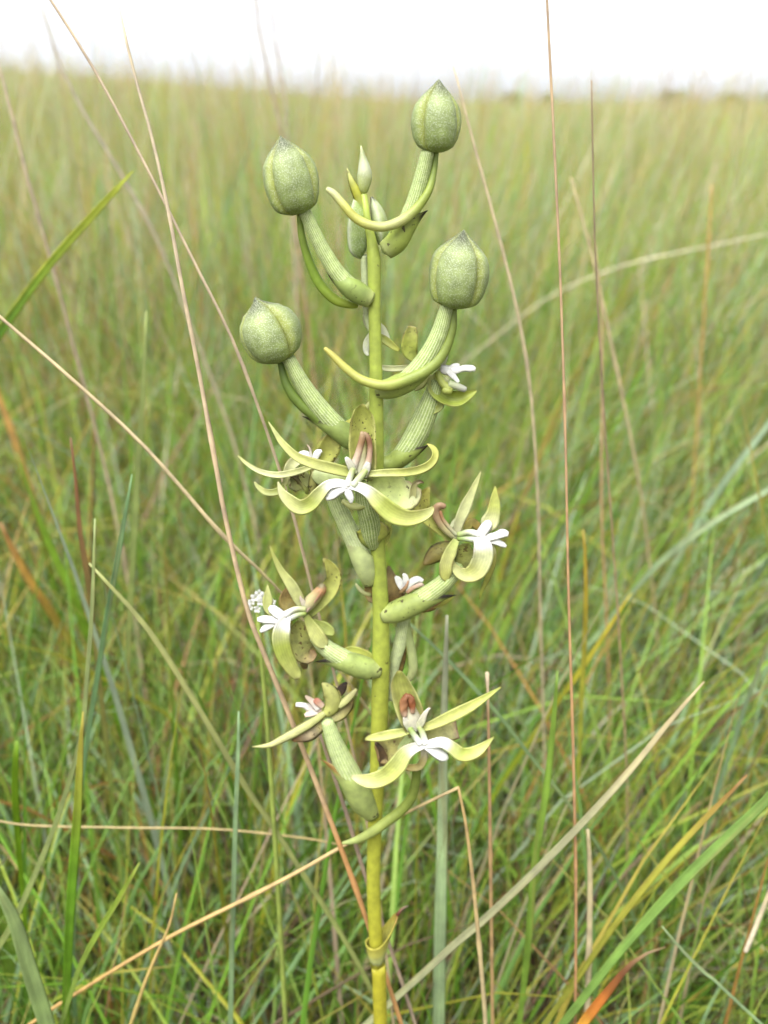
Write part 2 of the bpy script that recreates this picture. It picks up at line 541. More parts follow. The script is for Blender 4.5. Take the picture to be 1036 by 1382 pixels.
def field(n, r0, r1, half, hfun, wfun, mixp, segs, across, leanmax, side=True, power=1.0, curlmax=1.0, wprof='leaf'):
    """n blades on a sector r0..r1 round the photographer; half: half angle in degrees"""
    a = rng.uniform(-R(half), R(half), n)
    r = (r0 ** (2 * power) + rng.random(n) * (r1 ** (2 * power) - r0 ** (2 * power))) ** (0.5 / power)
    x, y = r * np.sin(a), -DH + r * np.cos(a)
    # tussocks: pull roots towards clump centres
    cell = np.maximum(0.035, 0.02 * r)
    gx, gy = np.round(x / cell), np.round(y / cell)
    hsh = np.modf(np.sin(gx * 12.9898 + gy * 78.233) * 43758.5453)[0]
    pull = 0.35 * (hsh > 0)
    x = x + (gx * cell - x) * pull; y = y + (gy * cell - y) * pull
    L = hfun(r, n); W = wfun(r, n)
    phi = rng.uniform(0, 2 * math.pi, n)
    lean = np.abs(rng.normal(0, leanmax, n))
    # the wind has laid the right-hand side over to the right
    if side:
        k = np.clip((x / r - 0.02) / 0.25, 0, 1) * (rng.random(n) < 0.7)
        phi = np.where(k > 0, R(90) + rng.normal(0, 0.6, n), phi)
        lean = lean + k * 0.32 * rng.random(n)
    curl = rng.uniform(0.0, curlmax, n) ** 1.3
    col, kind = pick(n, *mixp)
    az_ = x / r
    patch = (np.sin(x * 7.3 + 1.1) * np.sin(y * 5.1 + .4) > 0.15)
    rust = (rng.random(n) < 0.16) & (az_ < -0.12) & patch & (r > 0.5) & (r < 3)
    col[rust] = RUST[rng.integers(0, len(RUST), rust.sum())]
    silv = (rng.random(n) < 0.22) & (az_ > 0.08) & patch & (r > 0.5) & (r < 4)
    col[silv] = BLUES[rng.integers(0, len(BLUES), silv.sum())]
    return blade_mass(x, y, L, W, phi, lean, curl, col, kind, segs, across, wprof=wprof)

U = rng.uniform
def hnear(r, n): return U(0.18, 0.40, n) * np.clip(0.80 + 0.35 * (r - 0.3), 0.8, 1.25)
def hmid(r, n): return U(0.24, 0.46, n)
parts = []
# undergrowth and leaning dead thatch close to the orchid
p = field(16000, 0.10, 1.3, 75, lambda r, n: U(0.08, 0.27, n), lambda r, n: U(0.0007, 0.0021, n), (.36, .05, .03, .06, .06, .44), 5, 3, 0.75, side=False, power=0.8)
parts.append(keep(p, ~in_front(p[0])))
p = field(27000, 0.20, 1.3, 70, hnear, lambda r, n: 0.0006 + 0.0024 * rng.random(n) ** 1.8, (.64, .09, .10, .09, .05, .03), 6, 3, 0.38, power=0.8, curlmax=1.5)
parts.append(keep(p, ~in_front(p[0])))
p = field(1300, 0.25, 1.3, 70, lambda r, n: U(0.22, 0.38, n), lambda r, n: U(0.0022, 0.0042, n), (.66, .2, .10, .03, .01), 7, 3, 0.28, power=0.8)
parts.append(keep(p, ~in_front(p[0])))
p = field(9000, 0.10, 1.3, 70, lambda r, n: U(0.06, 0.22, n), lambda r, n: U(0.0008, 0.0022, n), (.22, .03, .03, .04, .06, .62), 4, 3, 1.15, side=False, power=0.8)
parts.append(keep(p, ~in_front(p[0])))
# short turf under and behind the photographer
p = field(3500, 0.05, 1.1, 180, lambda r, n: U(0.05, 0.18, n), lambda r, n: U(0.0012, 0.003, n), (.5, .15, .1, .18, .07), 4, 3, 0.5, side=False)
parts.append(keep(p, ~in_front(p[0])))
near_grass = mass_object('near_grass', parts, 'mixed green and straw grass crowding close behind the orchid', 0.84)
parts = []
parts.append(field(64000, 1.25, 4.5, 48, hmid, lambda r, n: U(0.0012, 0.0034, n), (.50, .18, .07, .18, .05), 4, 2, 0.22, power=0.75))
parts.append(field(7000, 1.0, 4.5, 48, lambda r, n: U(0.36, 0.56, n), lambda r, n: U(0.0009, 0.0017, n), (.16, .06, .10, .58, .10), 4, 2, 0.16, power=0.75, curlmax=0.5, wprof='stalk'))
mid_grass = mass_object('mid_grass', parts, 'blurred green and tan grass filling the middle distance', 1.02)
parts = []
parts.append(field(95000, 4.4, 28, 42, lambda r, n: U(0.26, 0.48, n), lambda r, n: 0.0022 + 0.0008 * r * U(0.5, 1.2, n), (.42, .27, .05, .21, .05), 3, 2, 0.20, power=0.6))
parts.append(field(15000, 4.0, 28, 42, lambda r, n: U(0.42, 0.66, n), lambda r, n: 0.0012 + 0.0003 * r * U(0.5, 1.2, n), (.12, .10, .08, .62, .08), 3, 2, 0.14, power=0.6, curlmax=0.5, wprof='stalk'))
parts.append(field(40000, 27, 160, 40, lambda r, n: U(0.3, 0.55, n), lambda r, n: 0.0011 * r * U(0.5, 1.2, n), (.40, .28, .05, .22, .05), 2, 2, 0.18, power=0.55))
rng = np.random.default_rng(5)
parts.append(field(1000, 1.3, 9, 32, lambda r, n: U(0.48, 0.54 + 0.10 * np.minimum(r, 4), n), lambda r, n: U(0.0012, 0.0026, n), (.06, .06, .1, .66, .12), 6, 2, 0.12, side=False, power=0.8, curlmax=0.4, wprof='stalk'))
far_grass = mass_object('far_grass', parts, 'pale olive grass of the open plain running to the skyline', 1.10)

# ------------------------------------------------------------------ shrubs on the skyline
def shrub(px, dist, w, h, label):
    x = (px - PW / 2) / FPX * dist / math.cos(PITCH)
    y = -DH + dist
    z = float(ter(x, y))
    e = empty('skyline_shrub', (x, y, z))
    tag(e, label, 'shrub', 'shrubs on the skyline')
    V, F, C = tube_raw(catmull([(x, y, z - 0.1, .05 * h), (x + .03 * w, y, z + .3 * h, .04 * h), (x - .02 * w, y, z + .7 * h, .015 * h)], 8), [(0, (.09, .07, .05))], nseg=6)
    mesh_obj('trunk', V, F, C, M_SHRUB, e)
    V, F, C = [], [], []
    for i in range(700):
        a, t = random.uniform(0, 6.283), random.random()
        rr = (random.random() ** 0.5) * w * 0.5 * (1 - 0.75 * abs(t - 0.35)) * (0.75 + 0.35 * math.sin(3 * a + 5 * t))
        c = np.array((x + rr * math.cos(a), y + rr * math.sin(a), z + h * (0.25 + 0.75 * t)))
        v1 = unit(np.array([random.gauss(0, 1) for _ in range(3)])) * h * 0.07
        v2 = unit(np.cross(v1, [random.gauss(0, 1) for _ in range(3)])) * h * 0.035
        b = len(V); g = random.uniform(.7, 1.3)
        V += [c - v1, c + v2, c + v1, c - v2]; F.append((b, b + 1, b + 2, b + 3)); C += [(.22 * g, .23 * g, .10 * g)] * 4
    mesh_obj('crown', V, F, C, M_SHRUB, e, smooth=False)
for px, dist, w, h, lab in [
        (862, 30, 1.6, 0.74, 'tallest shrub of the skyline, right of the tall brown stems'),
        (930, 34, 1.5, 0.70, 'small shrub just right of the tallest skyline shrub'),
        (985, 26, 1.6, 0.66, 'wide low skyline shrub nearest the edge of the field'),
        (672, 40, 1.5, 0.76, 'small dark skyline shrub just right of the topmost bud'),
        (712, 36, 0.6, 0.70, 'tiny skyline shrub beside the long reddish stem')]:
    shrub(px, dist, w, h, lab)

# ------------------------------------------------------------------ the orchid
YG, YGL, YGD = S(208, 210, 126), S(222, 222, 158), S(172, 182, 78)
GRN, GRD, OVG = S(150, 170, 78), S(116, 142, 48), S(148, 168, 80)
RIB = S(214, 222, 170)
WHT, WHG = (.76, .76, .74), S(226, 230, 186, .62)
BRN, DRK, PNK, ORG, OLV = S(150, 122, 66), S(58, 48, 34), S(226, 196, 170), S(190, 132, 84), S(168, 164, 84)
STY = S(188, 184, 50)

base_pt, _ = P(517, 1382, 0)
base_pt = Vector((base_pt.x + 0.002, 0.004, 0.0))
orchid = empty('orchid', base_pt)
tag(orchid, 'tall yellow-green orchid spike with round buds and white-lipped horned flowers', 'orchid')

rows = [(base_pt.x, base_pt.y, -0.01, 0.0024)]
for q in [(513, 1382, 0, 9.2), (509, 1300, 0, 9.2), (504, 1200, 0, 9.2), (506, 1110, 0, 9.6), (511, 1010, 0, 11), (514, 900, 0, 12),
          (514, 820, 0, 11.2), (510, 740, 0, 10.2), (509, 640, 0, 9.4), (508, 560, 0, 9.6), (507, 480, 0, 8.4), (505, 400, 0, 8.4),
          (505, 345, 0, 9.5), (500, 318, 0, 6), (494, 290, -4, 5), (491, 262, -6, 4.6)]:
    p, s = P(*q[:3]); rows.append((p.x, p.y, p.z, q[3] * s))
V, F, C = tube_raw(catmull(rows, 90), [(0, S(186, 164, 52, .58)), (.45, S(188, 180, 58, .62)), (.62, S(182, 186, 70, .62)), (.8, S(174, 188, 84, .62)), (1, S(176, 192, 90, .64))], nseg=18, ribs=5, rib_amp=0.035, wob=0.02)
mesh_obj('stem', V, F, C, M_STEM, orchid)

# leaf sheath low on the stem, its free tip to the right
def leaf_sheath():
    V, F, C = [], [], []
    na, nv = 40, 16
    for i in range(nv):
        v = i / (nv - 1)
        for k in range(na):
            a = 2 * math.pi * k / na                      # 0 to the lens, 90 deg to the right
            e = math.exp(-((((a - math.pi / 2 + math.pi) % (2 * math.pi)) - math.pi) / 1.05) ** 2)
            y = 1298 - v * (26 + 38 * e ** 1.5) 
            r = 8.9 + 1.6 * min(1, v * 5) + 3 * v + e * 18 * v ** 1.4
            cx = 508.5 - 2.5 * v
            p, s = P(cx, y, 0)
            V.append(np.array(p) + np.array((math.sin(a), -math.cos(a), 0)) * r * s)
            c = grad([(0, S(178, 184, 118)), (.35, S(186, 190, 104)), (.55, S(196, 190, 76)), (1, S(190, 180, 52))], v)
            q = .7 * max(0, e - .7) / .3 * max(0, v - .8) / .2
            C.append(c * (1 - q) + np.array(S(146, 62, 44)) * q)
    for i in range(nv - 1):
        for k in range(na):
            a, b = i * na + k, i * na + (k + 1) % na
            F.append((a, b, b + na, a + na))
    o = mesh_obj('leaf_sheath', V, F, C, M_BRACT, orchid)
    md = o.modifiers.new('skin', 'SOLIDIFY'); md.thickness = 0.0003; md.offset = -1
    tube('withered_tip', [(536, 1235, 2, 2.2), (541, 1228, 2, 1.8), (547, 1224, 2, 1.4), (551, 1223, 2, .8)], [(0, S(130, 60, 46)), (1, S(150, 130, 110))], M_DRY, o, n=10, nseg=8)
leaf_sheath()

class Fl:
    def __init__(s, name, px, py, d, label=None):
        p, _ = P(px, py, d)
        s.e = empty(name, p, orchid)
        if label: s.e['label'] = label
    def tube(s, name, pts, cols, mat=None, **kw):
        cols = cols if isinstance(cols, list) else [(0, cols)]
        return tube(name, pts, cols, mat or M_PETAL, s.e, **kw)
    def ovary(s, pts, cols=None, **kw):
        kw.setdefault('twist', 1.2)
        pts = [(q[0], q[1], q[2], q[3] * 0.9) for q in pts]
        s.ov = pts
        return tube('ovary', pts, cols or [(0, GRN), (.3, OVG), (1, OVG)], M_OVARY, s.e, nseg=132, n=36, ribs=22, rib_amp=0.014, rib_col=RIB, rib_w=0.45, wob=0.015, **kw)
    def petal(s, name, pts, cols, mat=None, **kw):
        cols = cols if isinstance(cols, list) else [(0, cols)]
        return petal(name, pts, cols, mat or M_PETAL, s.e, **kw)
    def bract(s, pts, tip=DRK, col=GRN, side=48):
        """a leaf clasping the foot of the ovary, its free tip on the underside"""
        c = path3(s.ov, 60)
        q, sc = P(*pts[-1][:3])
        q = np.array(q)
        T = tangents(c[:, :3])
        scr = [P(*pts[-2][:3])[0]][0]
        ib = int(np.argmin(np.linalg.norm(c[:, :3] - np.array(scr), axis=1)))
        ib = max(ib, 16)
        nb, na = 22, 21
        V, F, C = [], [], []
        N = unit(CAMN - c[0, :3])
        ph = random.random() * 6
        for i in range(nb):
            u = i / (nb - 1)
            k = u * ib; k0 = int(k); fr = k - k0; k1 = min(k0 + 1, 59)
            p = c[k0] * (1 - fr) + c[k1] * fr
            t = unit(T[k0] * (1 - fr) + T[k1] * fr)
            N = unit(CAMN - p[:3]); N = unit(N - t * np.dot(N, t)); B = np.cross(t, N)
            sg = 1 if B[2] < 0 else -1
            ac = R(side) * sg
            half = 2.9 * (1 - u ** 1.7) ** 0.75 + 0.02
            r = p[3] * (1.07 + 0.05 * math.sin(min(1, u * 2.2) * math.pi) * (1 - u)) + 0.7 * sc
            for m in range(na):
                v = -1 + 2 * m / (na - 1)
                a = ac + v * half
                rr = r * (1 + 0.05 * abs(v) ** 4 * u + 0.02 * math.sin(5 * u + 3 * v + ph))
                pos = p[:3] + (N * math.cos(a) + B * math.sin(a)) * rr
                e = max(0.0, (u - 0.62) / 0.38) ** 1.6
                pos = pos * (1 - e) + q * e if e > 0 else pos
                V.append(pos)
                cc = grad([(0, S(182, 192, 104)), (.3, col), (.76, col), (.9, tip), (1, tip)], u + .06 * math.sin(4 * v + ph) * u)
                C.append(cc)
        for i in range(nb - 1):
            for m in range(na - 1):
                x = i * na + m
                F.append((x, x + 1, x + 1 + na, x + na))
        o = mesh_obj('bract', V, F, C, M_BRACT, s.e)
        md = o.modifiers.new('skin', 'SOLIDIFY'); md.thickness = 0.00025; md.offset = 0
        return o

def bud_sepals(fl, base, tip, prof, a0=0.0, offs=(1.0, 1.03, 1.0), spans=(61, 61, 61), tipdark=True):
    """three sepals closed over each other into a pointed globe"""
    (bp, bs), (tp, ts) = P(*base), P(*tip)
    b, t_ = np.array(bp), np.array(tp)
    sc = (bs + ts) / 2
    ax = t_ - b
    T = unit(ax)
    N = unit(CAMN - b); N = unit(N - T * np.dot(N, T)); B = np.cross(N, T)
    pr = catmull([(x[0], 0, 0, x[1]) for x in prof], 60)
    for k in range(3):
        ac = a0 + k * 120
        V, F, C = [], [], []
        nt, nv = 30, 19
        ph = random.random() * 6
        for i in range(nt):
            t = i / (nt - 1)
            j = min(range(60), key=lambda q: abs(pr[q, 0] - t))
            r0 = pr[j, 3] * sc * 0.965
            for m in range(nv):
                v = -1 + 2 * m / (nv - 1)
                a = R(ac + v * spans[k])
                r = r0 * offs[k] * (1 + 0.10 * max(0.0, math.cos(v * math.pi / 2)) ** 0.6 - 0.06 - (0.16 + 0.16 * t) * abs(v) ** 6 - 0.25 * abs(v) ** 24)
                r *= 1 + 0.035 * math.exp(-(v / 0.10) ** 2) * (1 - t)            # keel
                r *= 1 + 0.035 * math.sin(6 * t + ph) * math.cos(2.4 * v + ph)
                r *= 1 + 0.05 * math.exp(-((t - 0.62) / 0.2) ** 2) * (1 - v * v) * (k > 0)
                V.append(b + ax * t + (N * math.cos(a) + B * math.sin(a)) * r)
                ed = max(0.0, (abs(v) - 0.66) / 0.34)
                c = np.array(S(144, 164, 92, .60)) * (1 - t) + np.array(S(158, 170, 120, .60)) * t
                c = c * (1 - ed * .7) + np.array(S(190, 196, 84, .56)) * ed * .7
                
                low = max(0.0, 1 - t / 0.22)
                c = c * (1 - low * .5) + np.array(S(150, 172, 62, .52)) * low * .5
                if tipdark:
                    q = min(1.0, max(0.0, (t - 0.74) / 0.14)) * max(0, 1 - abs(v) ** 2 * 0.6)
                    c = c * (1 - q * .82) + np.array(S(52, 54, 42, .5)) * q * .94
                C.append(c)
        for i in range(nt - 1):
            for m in range(nv - 1):
                q = i * nv + m
                F.append((q, q + 1, q + 1 + nv, q + nv))
        mesh_obj('sepal', V, F, C, M_BUD, fl.e)

PROF_A = [(0, 8), (.04, 19), (.14, 28), (.34, 33), (.54, 31.5), (.70, 26), (.82, 17.5), (.91, 9), (.96, 4.5), (1, .8)]
PROF_B = [(0, 9), (.04, 21), (.14, 31), (.36, 36.5), (.56, 35), (.72, 29), (.84, 19), (.92, 9.5), (.96, 4.5), (1, .8)]
PROF_C = [(0, 9), (.05, 24), (.16, 35), (.38, 41), (.58, 39), (.74, 31), (.85, 18), (.92, 8), (.96, 4.5), (1, .8)]
PROF_D = [(0, 10), (.04, 24), (.14, 34), (.36, 40), (.56, 38.5), (.72, 32), (.84, 20), (.92, 10), (.96, 5), (1, .8)]

# bud at the very top right
b = Fl('flower_bud', 520, 335, 4, 'topmost round bud on a long stalk curving up to the right')
bud_sepals(b, (588, 206, 6), (592, 107, 2), PROF_A, a0=-16)
b.ovary([(520, 338, 2, 12), (538, 322, 4, 14), (555, 285, 5, 13), (567, 247, 6, 11.5), (577, 205, 6, 10)])
b.bract([(509, 352, 8, 18), (524, 340, 16, 30), (544, 322, 18, 34), (560, 303, 14, 22), (571, 290, 10, 9), (577, 284, 8, 2)], col=S(166, 182, 66))
b.tube('spur', [(588, 206, 2, 4), (585, 232, 6, 4.6), (578, 258, 14, 5.5), (562, 281, 20, 6.4), (541, 298, 24, 7), (518, 306, 26, 6.6), (496, 303, 25, 6.4), (478, 293, 22, 6.2), (462, 275, 18, 5.6), (450, 261, 14, 5), (441, 255, 12, 3.6)],
       [(0, S(152, 176, 66)), (.3, S(170, 186, 66)), (.5, YG), (.8, S(208, 206, 84)), (1, YGL)], n=50, nseg=14, wob=0.02)
# top-left bud
b = Fl('flower_bud', 503, 402, 3, 'upper round bud leaning left with a bright green spur beneath')
bud_sepals(b, (404, 289, 8), (378, 183, 2), PROF_B, a0=-6)
b.ovary([(500, 404, 4, 11), (478, 392, 8, 14), (456, 370, 9, 12.5), (436, 338, 9, 11), (421, 308, 8, 10), (411, 286, 8, 9)])
b.bract([(507, 414, 8, 16), (494, 408, 14, 25), (475, 395, 18, 28), (459, 381, 16, 18), (449, 373, 12, 9), (441, 367, 10, 2)], tip=S(70, 62, 36))
b.tube('spur', [(404, 288, 2, 4), (407, 318, -2, 5), (416, 350, -6, 5.8), (430, 381, -8, 7), (450, 403, -8, 7), (470, 411, -8, 5.4), (482, 413, -10, 3)],
       [(0, S(160, 182, 74)), (.5, S(152, 184, 40)), (1, S(176, 194, 40))], n=36, nseg=14)
# left middle bud
b = Fl('flower_bud', 500, 600, 2, 'dark-beaked round bud lowest on the left of the spike')
bud_sepals(b, (379, 488, 8), (344, 401, 4), PROF_C, a0=22)
b.ovary([(496, 604, 2, 10), (478, 595, 6, 14), (452, 574, 8, 15), (428, 547, 9, 14), (406, 515, 9, 12), (389, 484, 8, 10)])
b.bract([(503, 612, 4, 18), (484, 602, 14, 30), (462, 590, 15, 27), (440, 577, 13, 18), (422, 568, 11, 8), (408, 562, 9, 2)], col=S(140, 158, 70))
b.tube('spur', [(378, 490, 6, 4), (386, 518, 10, 6), (400, 540, 12, 7), (422, 560, 12, 7), (445, 577, 8, 6), (470, 572, -12, 5), (490, 556, -16, 5), (502, 543, -14, 4)],
       [(0, GRD), (.6, S(132, 156, 50)), (.8, S(196, 196, 60)), (1, YG)], n=36, nseg=14)
# right bud
b = Fl('flower_bud', 510, 526, 3, 'round bud at the right on a thick ribbed stalk, dark grey beak')
bud_sepals(b, (613, 416, 8), (626, 310, 4), PROF_D, a0=6)
b.ovary([(508, 526, 3, 10), (528, 524, 6, 13), (552, 511, 9, 15), (575, 485, 10, 15), (592, 452, 9, 13), (603, 414, 8, 10)])
b.bract([(503, 530, 6, 20), (522, 529, 16, 32), (544, 523, 19, 32), (563, 513, 17, 22), (576, 505, 13, 11), (585, 500, 11, 2)], col=S(160, 176, 72))
b.tube('spur', [(612, 417, 6, 4.5), (610, 445, 10, 6), (597, 478, 15, 7.5), (575, 500, 20, 8), (548, 513, 24, 8), (523, 520, 25, 7.5), (500, 517, 22, 6.5), (480, 508, 18, 6), (462, 493, 14, 5.4), (448, 479, 10, 4.4), (438, 470, 8, 2.6)],
       [(0, S(142, 160, 56)), (.45, S(166, 182, 74)), (.7, S(200, 204, 90)), (1, S(206, 196, 84))], n=50, nseg=14, wob=0.02)
# the shoot tip: three tiny buds
b = Fl('flower_bud', 491, 262, -6, 'tiny grey-white pointed bud at the very tip of the spike')
b.tube('sepal', [(491, 260, -6, 4.6), (491, 252, -6, 8), (492, 238, -6, 10), (491, 224, -6, 7.6), (489, 211, -6, 4), (487, 197, -6, .8)],
       [(0, S(182, 194, 84)), (.25, S(180, 190, 112)), (.55, S(192, 196, 158)), (.85, S(170, 178, 124)), (1, S(206, 208, 150))], M_BUD, nseg=18, ribs=3, rib_amp=0.05)
b.petal('bract', [(489, 284, -2, 14), (482, 262, -2, 14), (474, 244, -2, 9), (468, 227, -4, 1.5)], [(0, GRN), (.4, S(190, 190, 30)), (1, YG)], M_BRACT, cup=-.5)
b = Fl('flower_bud', 492, 345, -10, 'small grey-edged side bud left of the shoot tip')
b.tube('sepal', [(487, 348, -10, 3.5), (483, 337, -10, 12), (482, 315, -10, 14.5), (483, 292, -10, 13), (484, 272, -10, 9), (481, 258, -10, 3)],
       [(0, S(120, 140, 60)), (.2, S(140, 164, 80)), (.5, S(150, 172, 84)), (1, GRN)], M_BUD, nseg=24, ribs=3, rib_amp=0.09, rib_col=S(204, 210, 176), rib_w=.6, roll=1.2)
b.ovary([(500, 445, -14, 5), (495, 420, -14, 6), (493, 385, -12, 6), (491, 345, -10, 5)], cols=[(0, S(184, 194, 140))])
b = Fl('flower_bud', 512, 330, -12, 'small speckled side bud right of the shoot tip')
b.tube('sepal', [(514, 330, -10, 4), (514, 315, -10, 9), (511, 295, -10, 10), (506, 279, -10, 7), (501, 266, -10, 1.5)],
       [(0, GRN), (.4, S(164, 178, 104)), (.85, S(180, 188, 140)), (1, DRK)], M_BUD, nseg=24, ribs=3, rib_amp=0.10, rib_col=S(190, 196, 160), rib_w=.5)

# partly hidden flower behind the stem under the top buds
f = Fl('flower', 505, 452, -30, 'small pale flower half hidden behind the stem below the top buds')
f.petal('petal', [(503, 450, -24, 10), (496, 462, -22, 12), (494, 474, -20, 8), (497, 480, -18, 3)], [(0, WHG), (1, S(224, 226, 200))], M_WHITE)
f.petal('petal', [(504, 448, -24, 8), (495, 436, -22, 9), (491, 424, -20, 4)], WHG, M_WHITE)
f.petal('petal', [(506, 436, -24, 10), (516, 446, -22, 12), (524, 460, -20, 6), (528, 468, -20, 2)], [(0, WHG), (1, S(236, 238, 210))], M_WHITE)
f.petal('petal', [(506, 452, -20, 8), (518, 458, -18, 11), (530, 467, -16, 9), (539, 473, -16, 4)], [(0, YGD), (1, S(204, 206, 80))], cup=.4)
f.petal('lip_lobe', [(508, 492, -22, 4), (520, 497, -20, 8), (540, 497, -20, 8), (566, 493, -22, 6)], [(0, WHG), (.5, YGL), (1, YGL)], cup=.5)

# flower behind the right bud
f = Fl('flower', 520, 620, -12, 'flower behind the right bud with cupped green sepal and white lip')
f.ovary([(506, 626, -6, 9), (528, 624, -8, 11), (548, 608, -10, 16), (566, 578, -12, 17), (580, 545, -12, 15), (590, 514, -12, 11)])
f.bract([(510, 632, -4, 14), (530, 631, 2, 22), (552, 622, 3, 24), (568, 612, 0, 12), (578, 600, -3, 3)], col=S(156, 172, 70))
f.petal('hood_sepal', [(561, 488, -14, 8), (553, 474, -12, 20), (553, 458, -10, 22), (555, 447, -10, 17), (556, 440, -10, 12)], [(0, YGD), (.5, S(182, 190, 70)), (1, S(170, 170, 80))], M_SPOT, cup=.6)
f.petal('lateral_sepal', [(582, 506, -10, 8), (588, 522, -6, 24), (602, 535, -4, 22), (618, 538, -4, 20), (634, 532, -6, 10), (643, 527, -8, 2)],
        [(0, YG), (.4, S(178, 196, 60)), (1, S(196, 206, 74))], cup=.9, m=11)
f.petal('lateral_sepal', [(578, 505, -18, 6), (568, 517, -18, 14), (558, 525, -18, 8)], YG)
f.petal('petal', [(592, 500, -12, 10), (598, 488, -10, 9), (604, 477, -10, 3), (607, 471, -10, 1)], [(0, YGL), (1, S(236, 238, 214))], M_WHITE)
f.petal('lip_lobe', [(594, 497, 2, 10), (604, 500, 4, 14), (616, 500, 6, 9), (626, 497, 6, 9), (638, 498, 6, 10), (640, 501, 5, 4)], WHT, M_WHITE, cup=-.3)
f.petal('lip_lobe', [(604, 500, 6, 9), (612, 508, 6, 8), (619, 516, 6, 4)], WHT, M_WHITE)
f.petal('lip_lobe', [(606, 498, 3, 8), (614, 494, 3, 8), (620, 493, 3, 4)], WHT, M_WHITE)
f.tube('stigma_arm', [(590, 502, 0, 5), (596, 516, 4, 5), (606, 526, 6, 6.5), (598, 527, 8, 5)], S(190, 200, 84), n=18)
f.tube('anther', [(606, 518, 6, 5), (618, 522, 7, 5), (628, 526, 7, 4)], [(0, S(196, 204, 150)), (1, S(190, 190, 176))], n=12)
f.petal('side_lobe', [(592, 538, -4, 6), (594, 548, -2, 10), (584, 556, -2, 6), (576, 556, -4, 2)], YGD, cup=.4)

# left flower behind the big upper one
f = Fl('flower', 497, 778, -6, 'left flower half behind the big upper flower, thin up-curved arms')
f.ovary([(499, 786, -4, 9), (492, 762, 2, 14), (480, 735, 2, 14), (466, 705, 2, 13), (454, 678, 2, 13), (444, 650, 2, 10)], cols=[(0, S(190, 202, 140)), (.4, S(188, 202, 132)), (1, OVG)])
f.bract([(503, 790, 4, 10), (494, 774, 10, 20), (484, 752, 12, 24), (474, 736, 10, 16), (464, 716, 8, 4)], tip=S(190, 190, 130), col=S(196, 208, 132))
f.petal('hood_sepal', [(428, 628, 6, 16), (440, 612, 4, 30), (446, 598, 4, 30), (450, 586, 4, 16)], [(0, S(186, 190, 70)), (1, S(178, 176, 76))], M_SPOT, cup=.5)
f.petal('lip_lobe', [(424, 622, 12, 8), (412, 614, 14, 12), (402, 616, 15, 9)], WHT, M_WHITE)
f.petal('lip_lobe', [(424, 622, 13, 8), (428, 612, 14, 10), (434, 608, 14, 4)], WHT, M_WHITE)
f.petal('lip_lobe', [(420, 618, 13, 4), (418, 606, 14, 3), (414, 600, 14, 1)], [(0, WHT), (1, PNK)], M_WHITE)
f.petal('side_lobe', [(410, 618, 12, 10), (397, 624, 13, 16), (389, 634, 13, 13), (386, 648, 12, 9), (381, 657, 10, 4)], [(0, WHG), (.3, YGL), (1, YG)], cup=.4)
f.petal('petal', [(424, 628, 16, 7), (402, 636, 20, 9), (374, 641, 22, 9), (350, 636, 20, 7), (332, 625, 16, 5), (321, 615, 14, 1.5)], [(0, YG), (.6, YGL), (1, YG)], cup=.4, n=28)
f.petal('side_lobe', [(384, 657, 12, 9), (372, 664, 14, 10), (358, 664, 14, 9), (348, 657, 12, 6), (343, 650, 10, 1.5)], [(0, YGD), (1, YG)], cup=.4)
f.petal('lateral_sepal', [(400, 634, 4, 20), (404, 648, 4, 34), (408, 660, 4, 20)], S(190, 194, 120), M_DRY, cup=.6)
f.petal('lateral_sepal', [(424, 632, 12, 8), (424, 650, 14, 16), (420, 668, 12, 10), (417, 674, 10, 3)], OLV, M_BRACT, cup=-.6)
f.tube('anther', [(392, 641, 14, 2), (398, 644, 15, 4), (405, 652, 16, 2.2), (412, 660, 16, 3), (414, 666, 14, 2)], [(0, S(120, 100, 60)), (.3, S(100, 90, 50)), (1, YGD)], n=18, wob=.15)

# the big upper flower, facing the lens
f = Fl('flower', 505, 735, 4, 'largest upper flower facing the viewer with white star lip and wide green horns')
f.ovary([(504, 738, 4, 8), (501, 722, 12, 14), (498, 700, 22, 15), (492, 678, 34, 14), (487, 652, 44, 9)], cols=[(0, GRN), (.5, S(128, 150, 62)), (1, S(150, 170, 80))])
f.petal('bract', [(505, 742, 8, 16), (503, 734, 18, 38), (503, 724, 23, 46), (502, 714, 22, 42), (500, 706, 18, 30)], [(0, GRN), (.6, S(184, 190, 62)), (1, S(196, 190, 60))], M_SPOT, cup=-.55, m=13)
f.petal('bract', [(510, 740, 0, 8), (519, 728, 2, 12), (523, 714, 2, 12), (522, 700, 0, 4)], S(190, 196, 72), M_BRACT, cup=.5)
f.petal('hood_sepal', [(489, 646, 30, 26), (490, 628, 30, 34), (489, 600, 28, 37), (489, 572, 28, 35), (489, 556, 30, 29), (489, 548, 32, 18), (490, 545, 33, 6)],
        [(0, YG), (.5, S(196, 198, 88)), (1, S(184, 190, 72))], M_SPOT, cup=.85, m=13, edge=S(208, 208, 110))
f.tube('anther', [(476, 632, 46, 6), (482, 616, 44, 5), (486, 602, 42, 4.6), (489, 590, 42, 4.4), (488, 583, 42, 2.5)], [(0, S(236, 228, 210)), (.35, S(226, 196, 166)), (.75, S(184, 142, 98)), (1, S(190, 160, 120))], n=20)
f.tube('anther', [(494, 634, 46, 6), (498, 618, 45, 4), (499, 602, 43, 3.6), (496, 590, 42, 3.8), (491, 584, 42, 2.5)], [(0, S(236, 228, 210)), (.35, S(220, 180, 150)), (.75, S(160, 112, 78)), (1, S(176, 146, 110))], n=20)
f.tube('column', [(484, 640, 40, 9), (486, 626, 38, 9), (488, 608, 36, 8), (489, 594, 36, 5)], [(0, S(228, 224, 190)), (1, S(214, 206, 130))], n=16)
